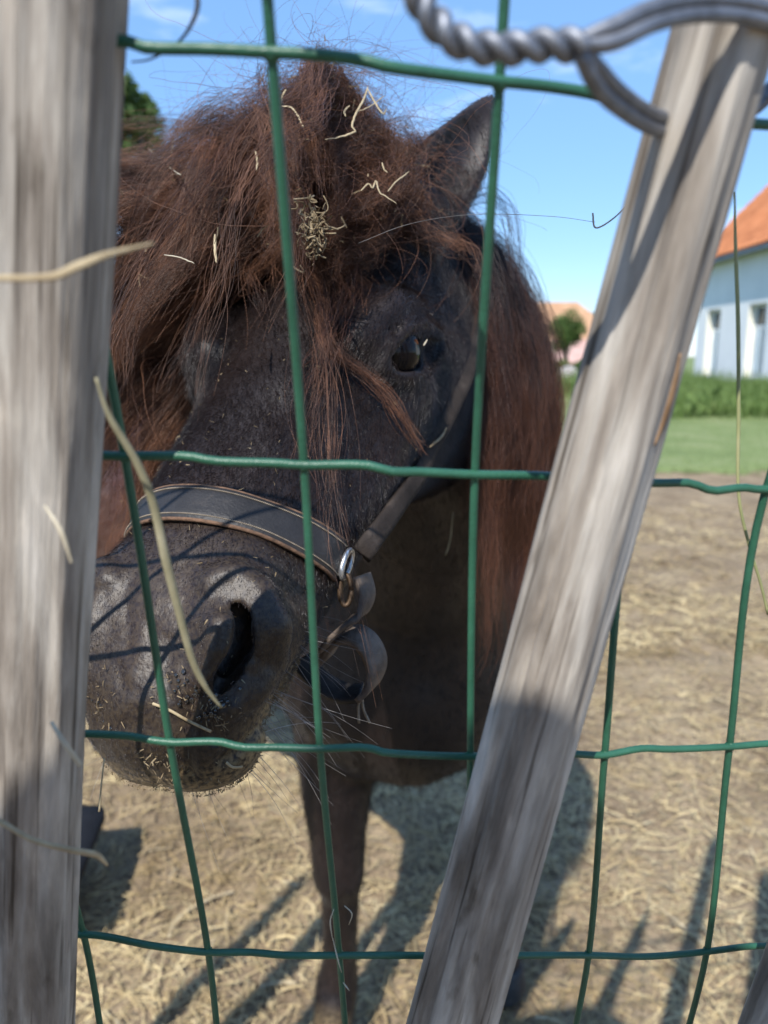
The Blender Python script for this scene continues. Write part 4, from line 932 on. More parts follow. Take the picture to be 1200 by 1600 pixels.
A = np.linspace(a_end, math.pi - a_end, 90); P, Wd, Nd = loop_at(A)
WB = 0.0218
nb = strap('noseband', P, Wd, Nd, WB, 0.0032, M['leather'], HALTER)
for s in (1, -1):
    e = MB(); e.tube(P + Wd * s * WB * 0.485 + Nd * 0.0006, 0.0011, 6); e.build('piping', M['leather_edge'], nb, True)
st = MB(); _Af = np.linspace(a_end, math.pi - a_end, 190); Pf, Wf, Nf = loop_at(_Af)
for s in (1, -1):
    Q = Pf + Wf * s * WB * 0.37 + Nf * 0.0020
    for i in range(0, len(Q) - 1):
        st.tube([Q[i] * 0.85 + Q[i + 1] * 0.15 - Nf[i] * 0.0004, (Q[i] + Q[i + 1]) / 2 + Nf[i] * 0.0001, Q[i] * 0.2 + Q[i + 1] * 0.8 - Nf[i] * 0.0004], 0.00033, 4)
tag(st.build('stitching', M['thread'], nb), kind='stuff')
A = np.linspace(math.pi - a_end + 0.10, 2 * math.pi + a_end - 0.10, 50); P2_, W2_, N2_ = loop_at(A)
strap('chin_strap', P2_, W2_, N2_, 0.012, 0.003, M['leather'], HALTER)
for s in (1, -1):                                                        # side rings and cheek straps
    a = a_end if s > 0 else math.pi - a_end
    p, w_, n_ = (q[0] for q in loop_at(np.array([a - s * 0.05])))
    q0 = p + n_ * 0.003; tt = np.linspace(0, 2 * math.pi, 25)
    tdir = np.cross(n_, w_)
    e = MB(); e.tube([q0 + 0.0075 * (math.cos(x) * w_ + 0.55 * math.sin(x) * tdir) for x in tt], 0.0016, 8); e.build('ring', M['steel' if s > 0 else 'brass'], HALTER, True)
    if s > 0:
        zq = float((q0 - EYE) @ FWD)
        C = [at(a_, b_, zq + f_ * 0.14) for a_, b_, f_ in ((566, 866, -0.02), (580, 846, 0.03), (604, 815, 0.17), (632, 775, 0.36), (657, 738, 0.55), (676, 690, 0.74), (692, 630, 0.95), (704, 560, 1.22), (712, 490, 1.5))]
        C = spline(C, 50)
        for _ in range(3): C = C + sdf_grad(C, 0.006) * np.clip(0.003 - sdf(C), 0, 0.02)[:, None]
        RINGP, RINGN, RINGW = q0, n_, w_
    else:
        lc = w2h(C); lc[:, 0] *= -1; C = h2w(lc)
    N_ = unit(0.35 * sdf_grad(C, 0.006) + 0.75 * unit(EYE - C) * (1 if s > 0 else 0)); T_ = unit(np.gradient(C, axis=0)); N_ = unit(N_ - T_ * (N_ * T_).sum(1, keepdims=True)); strap('cheek_strap', C, unit(np.cross(T_, N_)), N_, 0.0112, 0.003, M['leather_brown'], HALTER)
def px_strap(name, pts, z, width, mat, parent, thick=0.0026, n=30):
    """free strap through photo pixels at depth z (scalar or list)"""
    z = np.broadcast_to(z, (len(pts),)); P = spline([at(a, b_, c_) for (a, b_), c_ in zip(pts, z)], n)
    T_ = unit(np.gradient(P, axis=0)); Wd = unit(np.array([0.5, 0.75, 0.25]) - T_ * (T_ @ np.array([0.5, 0.75, 0.25]))[:, None])
    return strap(name, P, Wd, np.cross(T_, Wd), width, thick, mat, parent)
zr = float((RINGP - EYE) @ FWD)
px_strap('keeper', [(566, 898), (574, 930), (565, 958), (545, 972), (524, 990), (508, 1010)], [zr, zr, zr, zr, zr + .004, zr + .012], 0.0115, M['leather_grey'], HALTER)
e = MB(); e.tube([at(540 + 9 * math.cos(x), 922 + 24 * math.sin(x), zr - 0.001) for x in np.linspace(0, 2 * math.pi, 21)], 0.0014, 8); e.build('buckle', M['brass'], HALTER, True)
px_strap('tongue_strap', [(506, 1030), (522, 1006), (548, 990), (574, 1004), (589, 1036), (582, 1068), (563, 1090)], [zr + .03, zr + .022, zr + .014, zr + .01, zr + .010, zr + .012, zr + .014], 0.0155, M['leather_grey'], HALTER, 0.0032)
px_strap('tongue_strap', [(470, 1030), (498, 1062), (535, 1082), (566, 1082)], [zr + .035, zr + .03, zr + .026, zr + .024], 0.014, M['leather'], HALTER, 0.0032)
for q in ([(564, 1088), (560, 1105), (561, 1130)], [(566, 1086), (568, 1108), (578, 1130)]):
    e = MB(); e.tube(spline([at(a, b_, zr + .013) for a, b_ in q], 10), 0.0007, 6); e.build('loose_thread', M['thread'], HALTER, True)
# ------------------------------------------------------------------ green welded mesh, 50 x 100 mm cells, leaning a little towards the viewer
MESH = tag(empty('wire_mesh_fence', (0.0, 0.42, 0.0)), 'green plastic coated welded wire mesh in front of the pony', 'wire fence')
RA = [(70, 62), (150, 66), (208, 71), (235, 80), (330, 82), (425, 87), (490, 90), (560, 98), (610, 110), (700, 122), (780, 132), (850, 139), (920, 150), (970, 164), (1030, 180), (1105, 190), (1200, 199)]
RB = [(-80, 706), (60, 710), (165, 712), (200, 713), (290, 713), (340, 721), (430, 724), (475, 727), (570, 727), (610, 737), (660, 738), (742, 742), (850, 744), (930, 752), (1023, 755), (1075, 755), (1100, 764), (1117, 767), (1158, 762), (1198, 765)]
RC = [(-200, 1130), (30, 1140), (140, 1145), (200, 1148), (265, 1158), (340, 1157), (380, 1166), (430, 1166), (500, 1168), (570, 1166), (610, 1175), (735, 1180), (840, 1174), (905, 1177), (945, 1178), (1000, 1168), (1050, 1169), (1140, 1165), (1200, 1160)]
RD = [(-70, 1448), (128, 1457), (170, 1461), (240, 1475), (325, 1485), (390, 1485), (450, 1490), (530, 1490), (640, 1490), (735, 1492), (810, 1490), (920, 1490), (1010, 1492), (1105, 1484), (1160, 1477), (1200, 1475)]
ROWZ = [0.169, 0.222, 0.259, 0.302]
def mesh_depth(px, row): return ROWZ[row] * (1 + 0.00022 * max(0.0, px - 600))
ROWS3 = [[at(x, y, mesh_depth(x, i)) for x, y in r] for i, r in enumerate((RA, RB, RC, RD))]
COLX = [(-65, -50, 30, 130), (70, 195, 265, 325), (425, 475, 500, 530), (780, 742, 735, 735), (1107, 985, 945, 920), (1440, 1197, 1140, 1105)]
def row_at(i, px):
    r = (RA, RB, RC, RD)[i]; xs = [q[0] for q in r]; ys = [q[1] for q in r]
    y = np.interp(px, xs, ys) if px <= xs[-1] else ys[-1] + (px - xs[-1]) * 0.02
    if px < xs[0]: y = ys[0] + (px - xs[0]) * 0.06
    return at(px, y, mesh_depth(px, i))
cols3 = [[row_at(i, c[i]) for i in range(4)] for c in COLX]
# carry the grid on beyond the frame: more columns left and right, more rows up to the top edge and down to the ground
def ext_cols(cols):
    for side in (0, 1):
        for _ in range(5):
            c0, c1 = (cols[0], cols[1]) if side == 0 else (cols[-1], cols[-2])
            nc = []
            for a, b in zip(c0, c1):
                d = a - b; d = d * np.array([1, 0.6, 0.3]); d = d / np.linalg.norm(d) * 0.05; nc.append(a + d)
            cols = [nc] + cols if side == 0 else cols + [nc]
    return cols
cols3 = ext_cols(cols3)
DOWN = np.array([0.0, 0.20, -0.98]); DOWN /= np.linalg.norm(DOWN)
full = []
for c in cols3:
    top = c[0] + (c[0] - c[1]) * 1.0
    n = int((c[3][2] - 0.03) / 0.1) + 1
    low = [c[3] + DOWN * 0.1 * k + np.array([0.003 * math.sin(k * 1.7 + c[3][0] * 30), 0, 0]) for k in range(1, n + 1)]
    full.append([top] + list(c) + low)
NR = min(len(c) for c in full)
WR = 0.00130
for c in full:                                         # upright wires
    e = MB(); e.tube(spline(c[:NR], NR * 8), WR, 8); e.build('wire', M['green'], MESH, True)
rngw = np.random.default_rng(5)
for i in range(NR):                                    # level wires, crimped between the uprights, welded on the viewer's side
    if 1 <= i <= 4:
        mid = [p - FWD * 0.0012 for p in ROWS3[i - 1]]
        L_ = [c[i] for c in full[:5]]; R_ = [c[i] for c in full[-6:]]
        L_ = [p for p in L_ if p[0] < mid[0][0] - 0.01]; R_ = [p for p in R_ if p[0] > mid[-1][0] + 0.01]
        pts = L_ + mid + R_
    else:
        pts = []
        for j in range(len(full) - 1):
            a, b = full[j][i], full[j + 1][i]; pts += [a, a * 0.6 + b * 0.4 + np.array([0, 0, 0.001]), a * 0.42 + b * 0.58 + np.array([0, 0, -0.0008])]
        pts.append(full[-1][i])
    e = MB(); e.tube(spline(pts, len(pts) * 7), WR * 1.04, 8); e.build('wire', M['green'], MESH, True)
for i in range(5):                                     # the plastic swells where the wires are welded
    for c in full[3:-3]:
        p = c[i]
        if p[2] > 0.6: ball('weld', p - FWD * 0.0004, WR * 1.55, M['green'], MESH, 10)

# ------------------------------------------------------------------ cleft chestnut palings tied with twisted wire, standing in front of the mesh
PAL = tag(empty('paling_fence', (0.0, 0.40, 0.0)), 'weathered grey cleft wooden paling fence tied with twisted galvanised wire in front of the mesh', 'fence')
def paling(top, bot, wt, wb, sec, seed, mat=None, tilt=0.0, tip=0.06, nl=150, na=56):
    """one cleft stake from bot to top; sec = corner list (right, front) in half widths; its own Z axis runs along the grain"""
    rng = np.random.default_rng(seed); top, bot = np.array(top, float), np.array(bot, float)
    T = top - bot; Ln = np.linalg.norm(T); T /= Ln
    S = unit(np.cross(T, np.array([math.sin(tilt), -math.cos(tilt), 0.0]) * -1)); S = S if S[0] > 0 else -S
    Fv = unit(np.cross(S, T)); Fv = Fv if Fv[1] < 0 else -Fv
    sec = np.array(sec, float); cl = np.vstack([sec, sec[:1]]); d = np.r_[0, np.cumsum(np.linalg.norm(np.diff(cl, axis=0), axis=1))]
    q = np.linspace(0, d[-1], na, endpoint=False); pr = np.stack([np.interp(q, d, cl[:, k]) for k in (0, 1)], 1)
    for _ in range(1): pr = 0.25 * np.roll(pr, 1, 0) + 0.5 * pr + 0.25 * np.roll(pr, -1, 0)
    nr = unit(pr); V = []
    # more rings where the stake is in view
    s = np.r_[np.linspace(0, 0.62, nl // 3, endpoint=False), np.linspace(0.62, 1, nl)]
    for t_ in s:
        hw = (wb + (wt - wb) * t_) / 2; z = t_ * Ln
        tp = min(1.0, (1 - t_) * Ln / tip) if tip else 1.0; hw2 = hw * (0.25 + 0.75 * tp)
        A_ = np.c_[pr * 3.1, np.full(na, z * 7)]; B_ = np.c_[pr * 9.0, np.full(na, z * 13)]; C_ = np.c_[pr * 1.2, np.full(na, z * 4)]
        D_ = np.c_[pr * 17.0, np.full(na, z * 9)]
        dis = 0.0009 * noise3(A_, seed) + 0.0006 * noise3(B_, seed + 1) + 0.0012 * noise3(C_, seed + 2) - 0.0022 * np.clip(noise3(B_ * [1, 1, .6], seed + 3) - 0.35, 0, 1) + 0.00025 * noise3(D_, seed + 5)
        bow = (0.002 * math.sin(t_ * 5 + seed)) if seed > 15 else 0.0
        xy = pr * hw2 + nr * dis[:, None]
        V.append(np.c_[xy[:, 0] + bow, -xy[:, 1], np.full(na, z)])
    V = np.concatenate(V); n = len(s)
    i, k = np.meshgrid(np.arange(n - 1), np.arange(na), indexing='ij'); k2 = (k + 1) % na
    F = [tuple(f) for f in np.stack([i * na + k, i * na + k2, (i + 1) * na + k2, (i + 1) * na + k], -1).reshape(-1, 4)]
    F += [tuple(range(na))[::-1], tuple((n - 1) * na + q_ for q_ in range(na))]
    me = mesh_obj('paling', V, F, mat or M['wood'], None, True)
    me.matrix_world = Matrix(((S[0], -Fv[0], T[0], bot[0]), (S[1], -Fv[1], T[1], bot[1]), (S[2], -Fv[2], T[2], bot[2]), (0, 0, 0, 1)))
    me.parent = PAL; me.matrix_parent_inverse = Matrix.Translation(-Vector(PAL.location))
    return me
def thru(p_top, p_low, up=0.10):
    """stake axis through two points in view, carried up past the frame and down to the ground"""
    d = p_low - p_top; k = (p_top[2] - 0.0) / -d[2]
    return p_top - d / np.linalg.norm(d) * up, p_top + d * k * 1.02
BOX = [(-1, 0.85), (-0.3, 1.0), (0.5, 0.95), (1.0, 0.78), (1.0, -0.55), (0.4, -0.8), (-0.8, -0.7)]
ROUND = [(-1, 0.25), (-0.85, 0.62), (-0.2, 0.82), (0.45, 0.72), (0.88, 0.30), (1.0, -0.2), (0.6, -0.75), (-0.5, -0.8), (-0.95, -0.3)]
# left stake: broad sunlit face and a narrow shaded side towards the viewer's right
lt, lb = thru(at(94, 0, 0.164), at(52, 1600, 0.290), 0.12)
lp = paling(lt, lb, 0.0222, 0.0345, BOX, 3, tilt=0.10)
tag(lp, 'broad upright paling with a sharp sunlit edge')
# right stake: leaning, rounder
rt, rb = thru(at(1145, 20, 0.168), at(708, 1600, 0.293), 0.14)
rp = paling(rt, rb, 0.0176, 0.0615, ROUND, 8, tilt=-0.25)
tag(rp, 'leaning paling with a torn brown splinter on its edge')
# torn splinter on the right edge of the leaning stake: built in the stake's own axes
def on_stake(o, px, py, lift=0.0):
    """point where the photo ray meets the stake o"""
    D = Vector(FWD + (px - 600) / FPX * RIGHT + (800 - py) / FPX * UP); mi = o.matrix_world.inverted()
    ok, loc, nor, _ = o.ray_cast(mi @ Vector(EYE), (mi.to_3x3() @ D).normalized())
    return np.array(o.matrix_world @ (loc + nor * lift)) if ok else None
bpy.context.view_layer.update()
for nm, mt, px, rr in (('splinter', M['wood'], [(1070, 585), (1062, 615), (1046, 665), (1028, 712), (1012, 748)], [0.0006, 0.0022, 0.0022, 0.0018, 0.0004]),
                       ('torn_strip', M['wood_fresh'], [(1062, 552), (1052, 600), (1038, 648), (1022, 696)], [0.0003, 0.0011, 0.0012, 0.0003])):
    P = [on_stake(rp, x, y, 0.0002) for x, y in px]; P = [p for p in P if p is not None]
    if len(P) > 2:
        e = MB(); e.tube(spline(P, 22), np.interp(np.linspace(0, 1, 22), np.linspace(0, 1, len(rr)), rr), 8, 0.6); o = e.build(nm, mt, None, True)
        o.parent = rp; o.matrix_parent_inverse = rp.matrix_world.inverted()
# the corner stake and the neighbours outside the frame (they throw the stripes of shade on the ground)
ct, cb = thru(at(1560, 700, 0.25), at(1236, 1580, 0.312), 0.45)
cp = paling(ct, cb, 0.026, 0.040, ROUND, 15, tilt=-0.2); tag(cp, 'dark paling cut off by the bottom right corner')
for j, (xt, xb, lean) in enumerate(((-0.40, -0.46, 0.01), (-0.52, -0.58, -0.01), (-0.63, -0.70, 0), (0.33, 0.265, 0.0), (0.47, 0.40, 0.02), (0.60, 0.53, 0), (0.73, 0.65, 0.0), (0.86, 0.80, 0))):
    o = paling((xt, 0.130 + lean, 1.42 + 0.02 * math.sin(j * 3)), (xb, 0.44, -0.02), 0.028, 0.042, (ROUND, BOX)[j % 2], 20 + j, tilt=0.1, nl=40)

# twisted galvanised wire: two strands wound round each other, opening into two pairs that clasp the leaning stake
def twist(P, pitch, r, off, n):
    P = spline(P, n); T_ = unit(np.gradient(P, axis=0)); u = np.array([0, -1.0, 0.1]); d = np.r_[0, np.cumsum(np.linalg.norm(np.diff(P, axis=0), axis=1))]
    o = [[], []]
    for i in range(n):
        u = unit(u - T_[i] * (u @ T_[i])); v = np.cross(T_[i], u); a = d[i] / pitch * 2 * math.pi
        for s in (0, 1): o[s].append(P[i] + off * (math.cos(a + s * math.pi) * u + math.sin(a + s * math.pi) * v))
    return o
ZT = 0.137
TWP = [at(560, -170, ZT), at(620, -70, ZT), at(655, -5, ZT), at(690, 46, ZT), (at(738, 72, ZT)), at(800, 76, ZT), at(860, 70, ZT), at(912, 72, ZT)]
for s, p in enumerate(twist(TWP, 0.0098, 0.0, 0.00150, 220)):
    e = MB(); e.tube(p, 0.00155, 10); o = e.build('tie_wire', M['galv'], PAL, True)
for dz in (0, 1):                                      # front pair passes over the face of the stake, back pair behind it
    off = np.array([0.0004, 0.0002, -0.0026]) * dz
    fr = [at(905, 64 + 8 * dz, ZT), at(958, 40, ZT) + off, at(1020, 12, ZT + 0.003) + off, at(1080, 0, ZT + 0.010) + off, at(1150, 2, 0.1555) + off, at(1215, 18, 0.162) + off, at(1262, 42, 0.178) + off]
    e = MB(); e.tube(spline(fr, 60), 0.0015, 10); e.build('tie_wire', M['galv'], PAL, True)
    off = np.array([-0.0006, 0.0, -0.0026]) * dz
    bk = [at(905, 74 + 6 * dz, ZT), at(936, 108, ZT + 0.004) + off, at(972, 146, ZT + 0.014) + off, at(1030, 182, ZT + 0.034) + off, at(1100, 190, 0.190) + off, at(1190, 150, 0.194) + off, at(1262, 60, 0.184) + off]
    e = MB(); e.tube(spline(bk, 60), 0.0015, 10); e.build('tie_wire', M['galv'], PAL, True)
# the wire goes on to the next stakes on the left and on the right
for a, b_ in ((TWP[0], TWP[0] + np.array([-0.06, 0.02, 0.03])), (at(1262, 50, 0.182), at(1262, 50, 0.182) + np.array([0.2, 0.02, 0.02]))):
    for p in twist([a, a * 0.6 + b_ * 0.4, b_], 0.0098, 0, 0.0014, 90):
        e = MB(); e.tube(p, 0.0015, 8); e.build('tie_wire', M['galv'], PAL, True)

# ------------------------------------------------------------------ dry stalks stuck in the fence, hairs on the wires
def stalk(name, pts, rad, mat, label, cat='straw', flat=0.5, n=40, group=None):
    P = spline([at(*p) for p in pts], n); rad = np.interp(np.linspace(0, 1, n), np.linspace(0, 1, len(rad)), rad)
    e = MB(); e.tube(P, rad, 7, flat); o = e.build(name, mat, None, True); return tag(o, label, cat, group)
stalk('straw', [(-60, 428, .150), (0, 434, .1485), (80, 432, .1475), (120, 416, .1475), (170, 397, .150), (240, 380, .158)], [0.0005, 0.0007, 0.0008, 0.0010, 0.0006, 0.0003], M['straw'], 'pale straw sticking out across the upper left paling')
stalk('straw', [(150, 590, .186), (172, 652, .192), (215, 725, .20), (240, 790, .206), (258, 870, .212), (278, 950, .220), (300, 1030, .228), (322, 1075, .234), (346, 1106, .240)], [0.0004, 0.0009, 0.0011, 0.0012, 0.0013, 0.0012, 0.0011, 0.0010, 0.0004], M['straw_green'], 'long grey-green blade hanging in front of the nostril', n=60)
stalk('straw', [(-40, 1270, .215), (0, 1284, .213), (50, 1312, .211), (110, 1328, .213), (150, 1336, .217), (168, 1352, .222)], [0.0007, 0.0009, 0.0008, 0.0009, 0.0010, 0.0004], M['straw'], 'brown straw across the lower left paling')
stalk('straw', [(80, 1128, .210), (100, 1160, .209), (126, 1196, .212)], [0.0005, 0.0008, 0.0008], M['straw_pale'], 'short pale stub of straw on the left paling below the mesh wire')
stalk('straw', [(70, 790, .180), (95, 830, .178), (112, 880, .180)], [0.0003, 0.0006, 0.0003], M['straw_pale'], 'faint pale blade lying down the shaded side of the left paling')
stalk('grass_stem', [(1148, 300, .245), (1149, 380, .25), (1153, 500, .255), (1154, 640, .262), (1154, 770, .268), (1170, 850, .272), (1188, 910, .276), (1200, 960, .28)], [0.0003, 0.0007, 0.0008, 0.0007, 0.0007, 0.0006, 0.0006, 0.0005], M['stem'], 'thin green stem hanging beside the leaning paling on the right', 'grass stem', 0.8, 60)
stalk('dry_stem', [(300, -40, .17), (309, 5, .17), (298, 40, .172), (276, 68, .178), (236, 92, .178), (205, 97, .176)], [0.0006, 0.0006, 0.0004, 0.0003, 0.0003, 0.0002], M['hoof'], 'thin dark stem crossing the top mesh wire', 'dry stem', 1.0)
stalk('wire_hair', [(560, 380, .33), (640, 350, .33), (740, 335, .33), (860, 338, .33), (930, 347, .33)], [0.00012, 0.00012, 0.00010], M['whisker'], 'single pale horse hair stretched across the sky by the ear', 'hair', 1.0)
stalk('wire_hair', [(926, 333, .30), (931, 356, .30), (960, 340, .298), (990, 308, .295)], [0.00035, 0.00030, 0.00022], M['hoof'], 'bent dark hair sticking out from the leaning paling', 'hair', 1.0)
stalk('straw', [(163, 1185, .30), (158, 1230, .30), (155, 1268, .30)], [0.0003, 0.0003, 0.0005], M['straw'], 'tiny stalk dangling under the pony lip', 'straw', 1.0, 16)
for q, wl_ in zip(([(538, 1415, .288), (550, 1428, .287), (545, 1445, .288)], [(520, 1466, .290), (528, 1500, .289), (534, 1520, .29)], [(536, 1535, .292), (546, 1548, .29)], [(522, 1420, .289), (516, 1440, .288), (520, 1470, .289)]), ('upper right wisp of straw caught on the mesh upright before the leg', 'wisp of straw on the mesh upright just below its lowest visible weld', 'lowest little wisp of straw on the mesh upright before the leg', 'longest wisp of straw hanging left of the mesh upright before the leg')):
    stalk('straw_wisp', q, [0.00015, 0.0003, 0.0001], M['straw_pale'], wl_, 'straw wisp', 0.6, 10, 'wisps of straw on the mesh upright')
# ------------------------------------------------------------------ hay caught in the forelock and on the muzzle
def hair_surface(px, lift=0.034):
    """where a ray meets the outside of the matted forelock (the skin pushed out by `lift`)"""
    px = np.asarray(px, float); D = FWD + (px[:, :1] - 600) / FPX * RIGHT + (800 - px[:, 1:2]) / FPX * UP; z = np.full(len(px), 0.28)
    for _ in range(160): z = z + np.clip(sdf(EYE + z[:, None] * D) - lift, -0.01, 0.02) * 0.6
    z = np.where(z > 0.75, 0.56, z)
    return EYE + z[:, None] * D
HAY = [([(232, 232), (258, 256), (283, 274)], .0011, 'straw_pale', 'straight pale straw lying crosswise at the left of the forelock'),
       ([(283, 272), (262, 274), (254, 290), (250, 310)], .0009, 'straw_pale', 'hooked pale straw just under the straight one'),
       ([(399, 236), (402, 250), (401, 266)], .0010, 'straw', 'short upright straw beside the second mesh upright'),
       ([(336, 366), (336, 388), (338, 411)], .0012, 'straw', 'short tan straw hanging in the middle of the forelock'),
       ([(575, 136), (568, 156), (556, 178), (550, 198), (556, 205), (532, 214), (508, 218)], .0011, 'straw', 'long bent straw curling down at the top of the forelock'),
       ([(574, 138), (586, 160), (598, 178), (604, 170)], .0010, 'straw', 'bent straw forking from the long one'),
       ([(600, 150), (580, 165), (560, 174)], .0006, 'straw', 'thin straw across the forked pair'),
       ([(540, 182), (538, 174), (546, 165)], .0010, 'straw', 'small straw left of the long bent one'),
       ([(642, 255), (655, 258), (672, 260)], .0013, 'straw', 'blunt straw lying level at the foot of the ear'),
       ([(564, 298), (576, 287), (582, 294), (588, 282), (592, 298), (604, 308), (620, 318)], .0009, 'straw', 'zigzag pale straw at the right end of the forelock'),
       ([(606, 299), (620, 283), (640, 268)], .0007, 'straw', 'thin straw rising from the zigzag one towards the ear'),
       ([(597, 254), (600, 264), (606, 270)], .0008, 'straw', 'tiny straw above the zigzag one'),
       ([(440, 166), (455, 168), (466, 182), (474, 200)], .0008, 'straw', 'curved straw right beside the second mesh upright'),
       ([(447, 140), (441, 150), (440, 158)], .0010, 'straw', 'small tuft of straw at the top edge by the mesh upright'),
       ([(272, 220), (268, 238), (270, 244)], .0007, 'straw_pale', 'slim straw standing at the left edge of the forelock'),
       ([(256, 398), (280, 402), (304, 412)], .0005, 'straw_pale', 'hair thin straw near the left paling'),
       ([(176, 606), (200, 602), (228, 596), (232, 612)], .0009, 'straw_pale', 'whitish straw poking from under the forelock by the left paling'),
       ([(744, 492), (735, 500), (732, 528)], .0010, 'straw', 'hooked straw in the mane beside the right mesh upright'),
       ([(662, 540), (668, 530)], .0008, 'straw_pale', 'tiny pale fleck above the eye'),
       ([(698, 668), (690, 682), (672, 698)], .0016, 'hay_dull', 'broad dry leaf lying under the eye'),
       ([(708, 800), (704, 840), (696, 868)], .0011, 'straw_green', 'greenish blade hanging in the mane'),
       ([(612, 1215), (610, 1218)], .0005, 'straw', 'speck of straw under the chest')]
for px, r, mt, lab in HAY[:-1]:
    P = hair_surface(px, 0.046 if px[0][1] < 230 and px[0][0] < 640 else 0.044 if px[0][1] < 420 and px[0][0] < 640 else 0.006)
    if lab.startswith('hooked straw in the mane') or lab.startswith('greenish'): P = np.array([at(a, b_, 0.66) for a, b_ in px])
    if lab.startswith('blunt'): P = np.array([at(a, b_, 0.515) for a, b_ in px])
    n = 5 * len(P); Q = spline(P, n) + 0.00015 * RNG.normal(size=(n, 3)) * np.linspace(0, 1, n)[:, None]
    e = MB(); e.tube(Q, 0.62 * r * np.interp(np.linspace(0, 1, n), [0, .2, .8, 1], [.6, 1, .95, .4]), 6, 0.35)
    tag(e.build('hay_stalk', M[mt], None, True), lab, 'hay stalk', 'stalks of hay caught in the pony hair')
def crumbs(e, C, lo, hi, wlo, whi):
    for c in C:
        d = unit(rng.normal(size=3)); n_ = unit(np.cross(d, rng.normal(size=3))); l_ = rng.uniform(lo, hi); w_ = rng.uniform(wlo, whi); m_ = np.cross(d, n_)
        k_ = n_ * l_ * rng.uniform(-.3, .3)
        e.add([c - d * l_ - m_ * w_, c - d * l_ + m_ * w_, c + k_ + m_ * w_, c + d * l_ + m_ * w_ * .4, c + d * l_ - m_ * w_ * .4, c + k_ - m_ * w_], [(0, 1, 2, 5), (5, 2, 3, 4)])
# the chewed knot of hay in the forelock
rng = np.random.default_rng(44); e = MB(); kc = hair_surface([(490, 362)], 0.041)[0]
for i in range(34):
    c = kc + rng.normal(size=3) * np.array([0.0036, 0.005, 0.0075]); d = unit(rng.normal(size=3)); b2 = unit(np.cross(d, rng.normal(size=3))); l_ = rng.uniform(0.002, 0.0065)
    t_ = np.linspace(-1, 1, 7); P = c + l_ * (t_[:, None] * d + 1.1 * (t_ ** 2)[:, None] * b2)
    e.tube(P, rng.uniform(0.0002, 0.00055), 5, 0.4)
crumbs(e, kc + rng.normal(size=(110, 3)) * np.array([0.0036, 0.005, 0.0066]), 0.0010, 0.0030, 0.0002, 0.0007)
tag(e.build('hay_knot', M['hay_dull'], None, True), 'matted knot of chewed hay in the middle of the forelock', 'hay')
# chaff: countless crumbs in the forelock, on the face, and thick on the lower lip
e = MB(); C = G3[rng.integers(0, len(G3), 800), rng.integers(4, 19, 800)] + rng.normal(size=(800, 3)) * 0.006
C = C + sdf_grad(C) * rng.uniform(0.002, 0.014, 800)[:, None]
crumbs(e, C, 0.0008, 0.0040, 0.00015, 0.0005)
tag(e.build('chaff', M['hay_dull'], None), 'crumbs of hay scattered through the forelock', 'chaff', kind='stuff')
e = MB(); k = 5200; wl = np.stack([rng.uniform(-0.05, 0.045, k), rng.uniform(-0.03, 0.06, k), rng.uniform(-0.118, -0.045, k)], 1)
low_ok = rng.random(k) < np.clip((-0.048 - wl[:, 2]) / 0.02, 0.04, 1); W = surf_project(h2w(wl[low_ok]), 4)
W = W[np.abs(sdf(W)) < 0.002]; W = W + sdf_grad(W) * 0.0012; crumbs(e, W, 0.0003, 0.0011, 0.0001, 0.00026)
wl = np.stack([rng.uniform(-0.06, 0.06, 320), rng.uniform(0.0, 0.26, 320), rng.uniform(-0.07, 0.02, 320)], 1); W = surf_project(h2w(wl), 5); W = W[np.abs(sdf(W)) < 0.002]; W = W + sdf_grad(W) * 0.0026
crumbs(e, W, 0.0005, 0.0016, 0.00012, 0.0003)
for cpx in ((275, 1085), (330, 1112), (160, 1100), (350, 1128), (250, 1195)):
    c = on_skin([cpx])[0]; W = surf_project(c + rng.normal(size=(36, 3)) * 0.0055, 3); W = W + sdf_grad(W) * 0.0012; crumbs(e, W, 0.0004, 0.0018, 0.00012, 0.0003)
tag(e.build('chaff', M['hay_dull'], None), 'dusty crumbs of hay stuck to the lips and nose', 'chaff', kind='stuff')
for q, lab in (([(242, 1098), (268, 1108), (300, 1124), (330, 1138)], 'thin yellow hay stalk lying across the nose below the nostril'), ([(352, 1190), (362, 1196), (374, 1194)], 'short pale straw held at the corner of the lips')):
    P = spline(on_skin(q, 0.0022), 16); e = MB(); e.tube(P, 0.00065, 6, 0.6); tag(e.build('hay_stalk', M['straw'], None, True), lab, 'hay stalk', 'stalks of hay stuck to the muzzle')
# wet patches on the nose: small beads of moisture
m, t, b, out = new_mat('moisture'); b.inputs['Base Color'].default_value = (0.02, 0.018, 0.016, 1); b.inputs['Roughness'].default_value = 0.06; b.inputs['Coat Weight'].default_value = 1
e = MB()
for cpx, k in (((288, 1078), 26), ((328, 1108), 30), ((352, 1085), 14), ((160, 1110), 10)):
    for c in surf_project(on_skin([cpx])[0] + rng.normal(size=(k, 3)) * 0.0042, 3):
        g = sdf_grad(c[None])[0]; r_ = rng.uniform(0.0003, 0.0009); th = np.linspace(0, math.pi, 6)
        u_ = unit(np.cross(g, [0.3, 0.2, 1])); v_ = np.cross(g, u_)
        V = [c + r_ * (math.sin(a) * (math.cos(p) * u_ + math.sin(p) * v_) * 1.3 + 0.35 * math.cos(a) * g) for a in th for p in np.linspace(0, 2 * math.pi, 9)[:-1]]
        e.add(V, [(i * 8 + j, i * 8 + (j + 1) % 8, (i + 1) * 8 + (j + 1) % 8, (i + 1) * 8 + j) for i in range(5) for j in range(8)])
o = e.build('moisture', m, PONY, True); tag(o, 'wet shine below the nostril', kind='stuff')
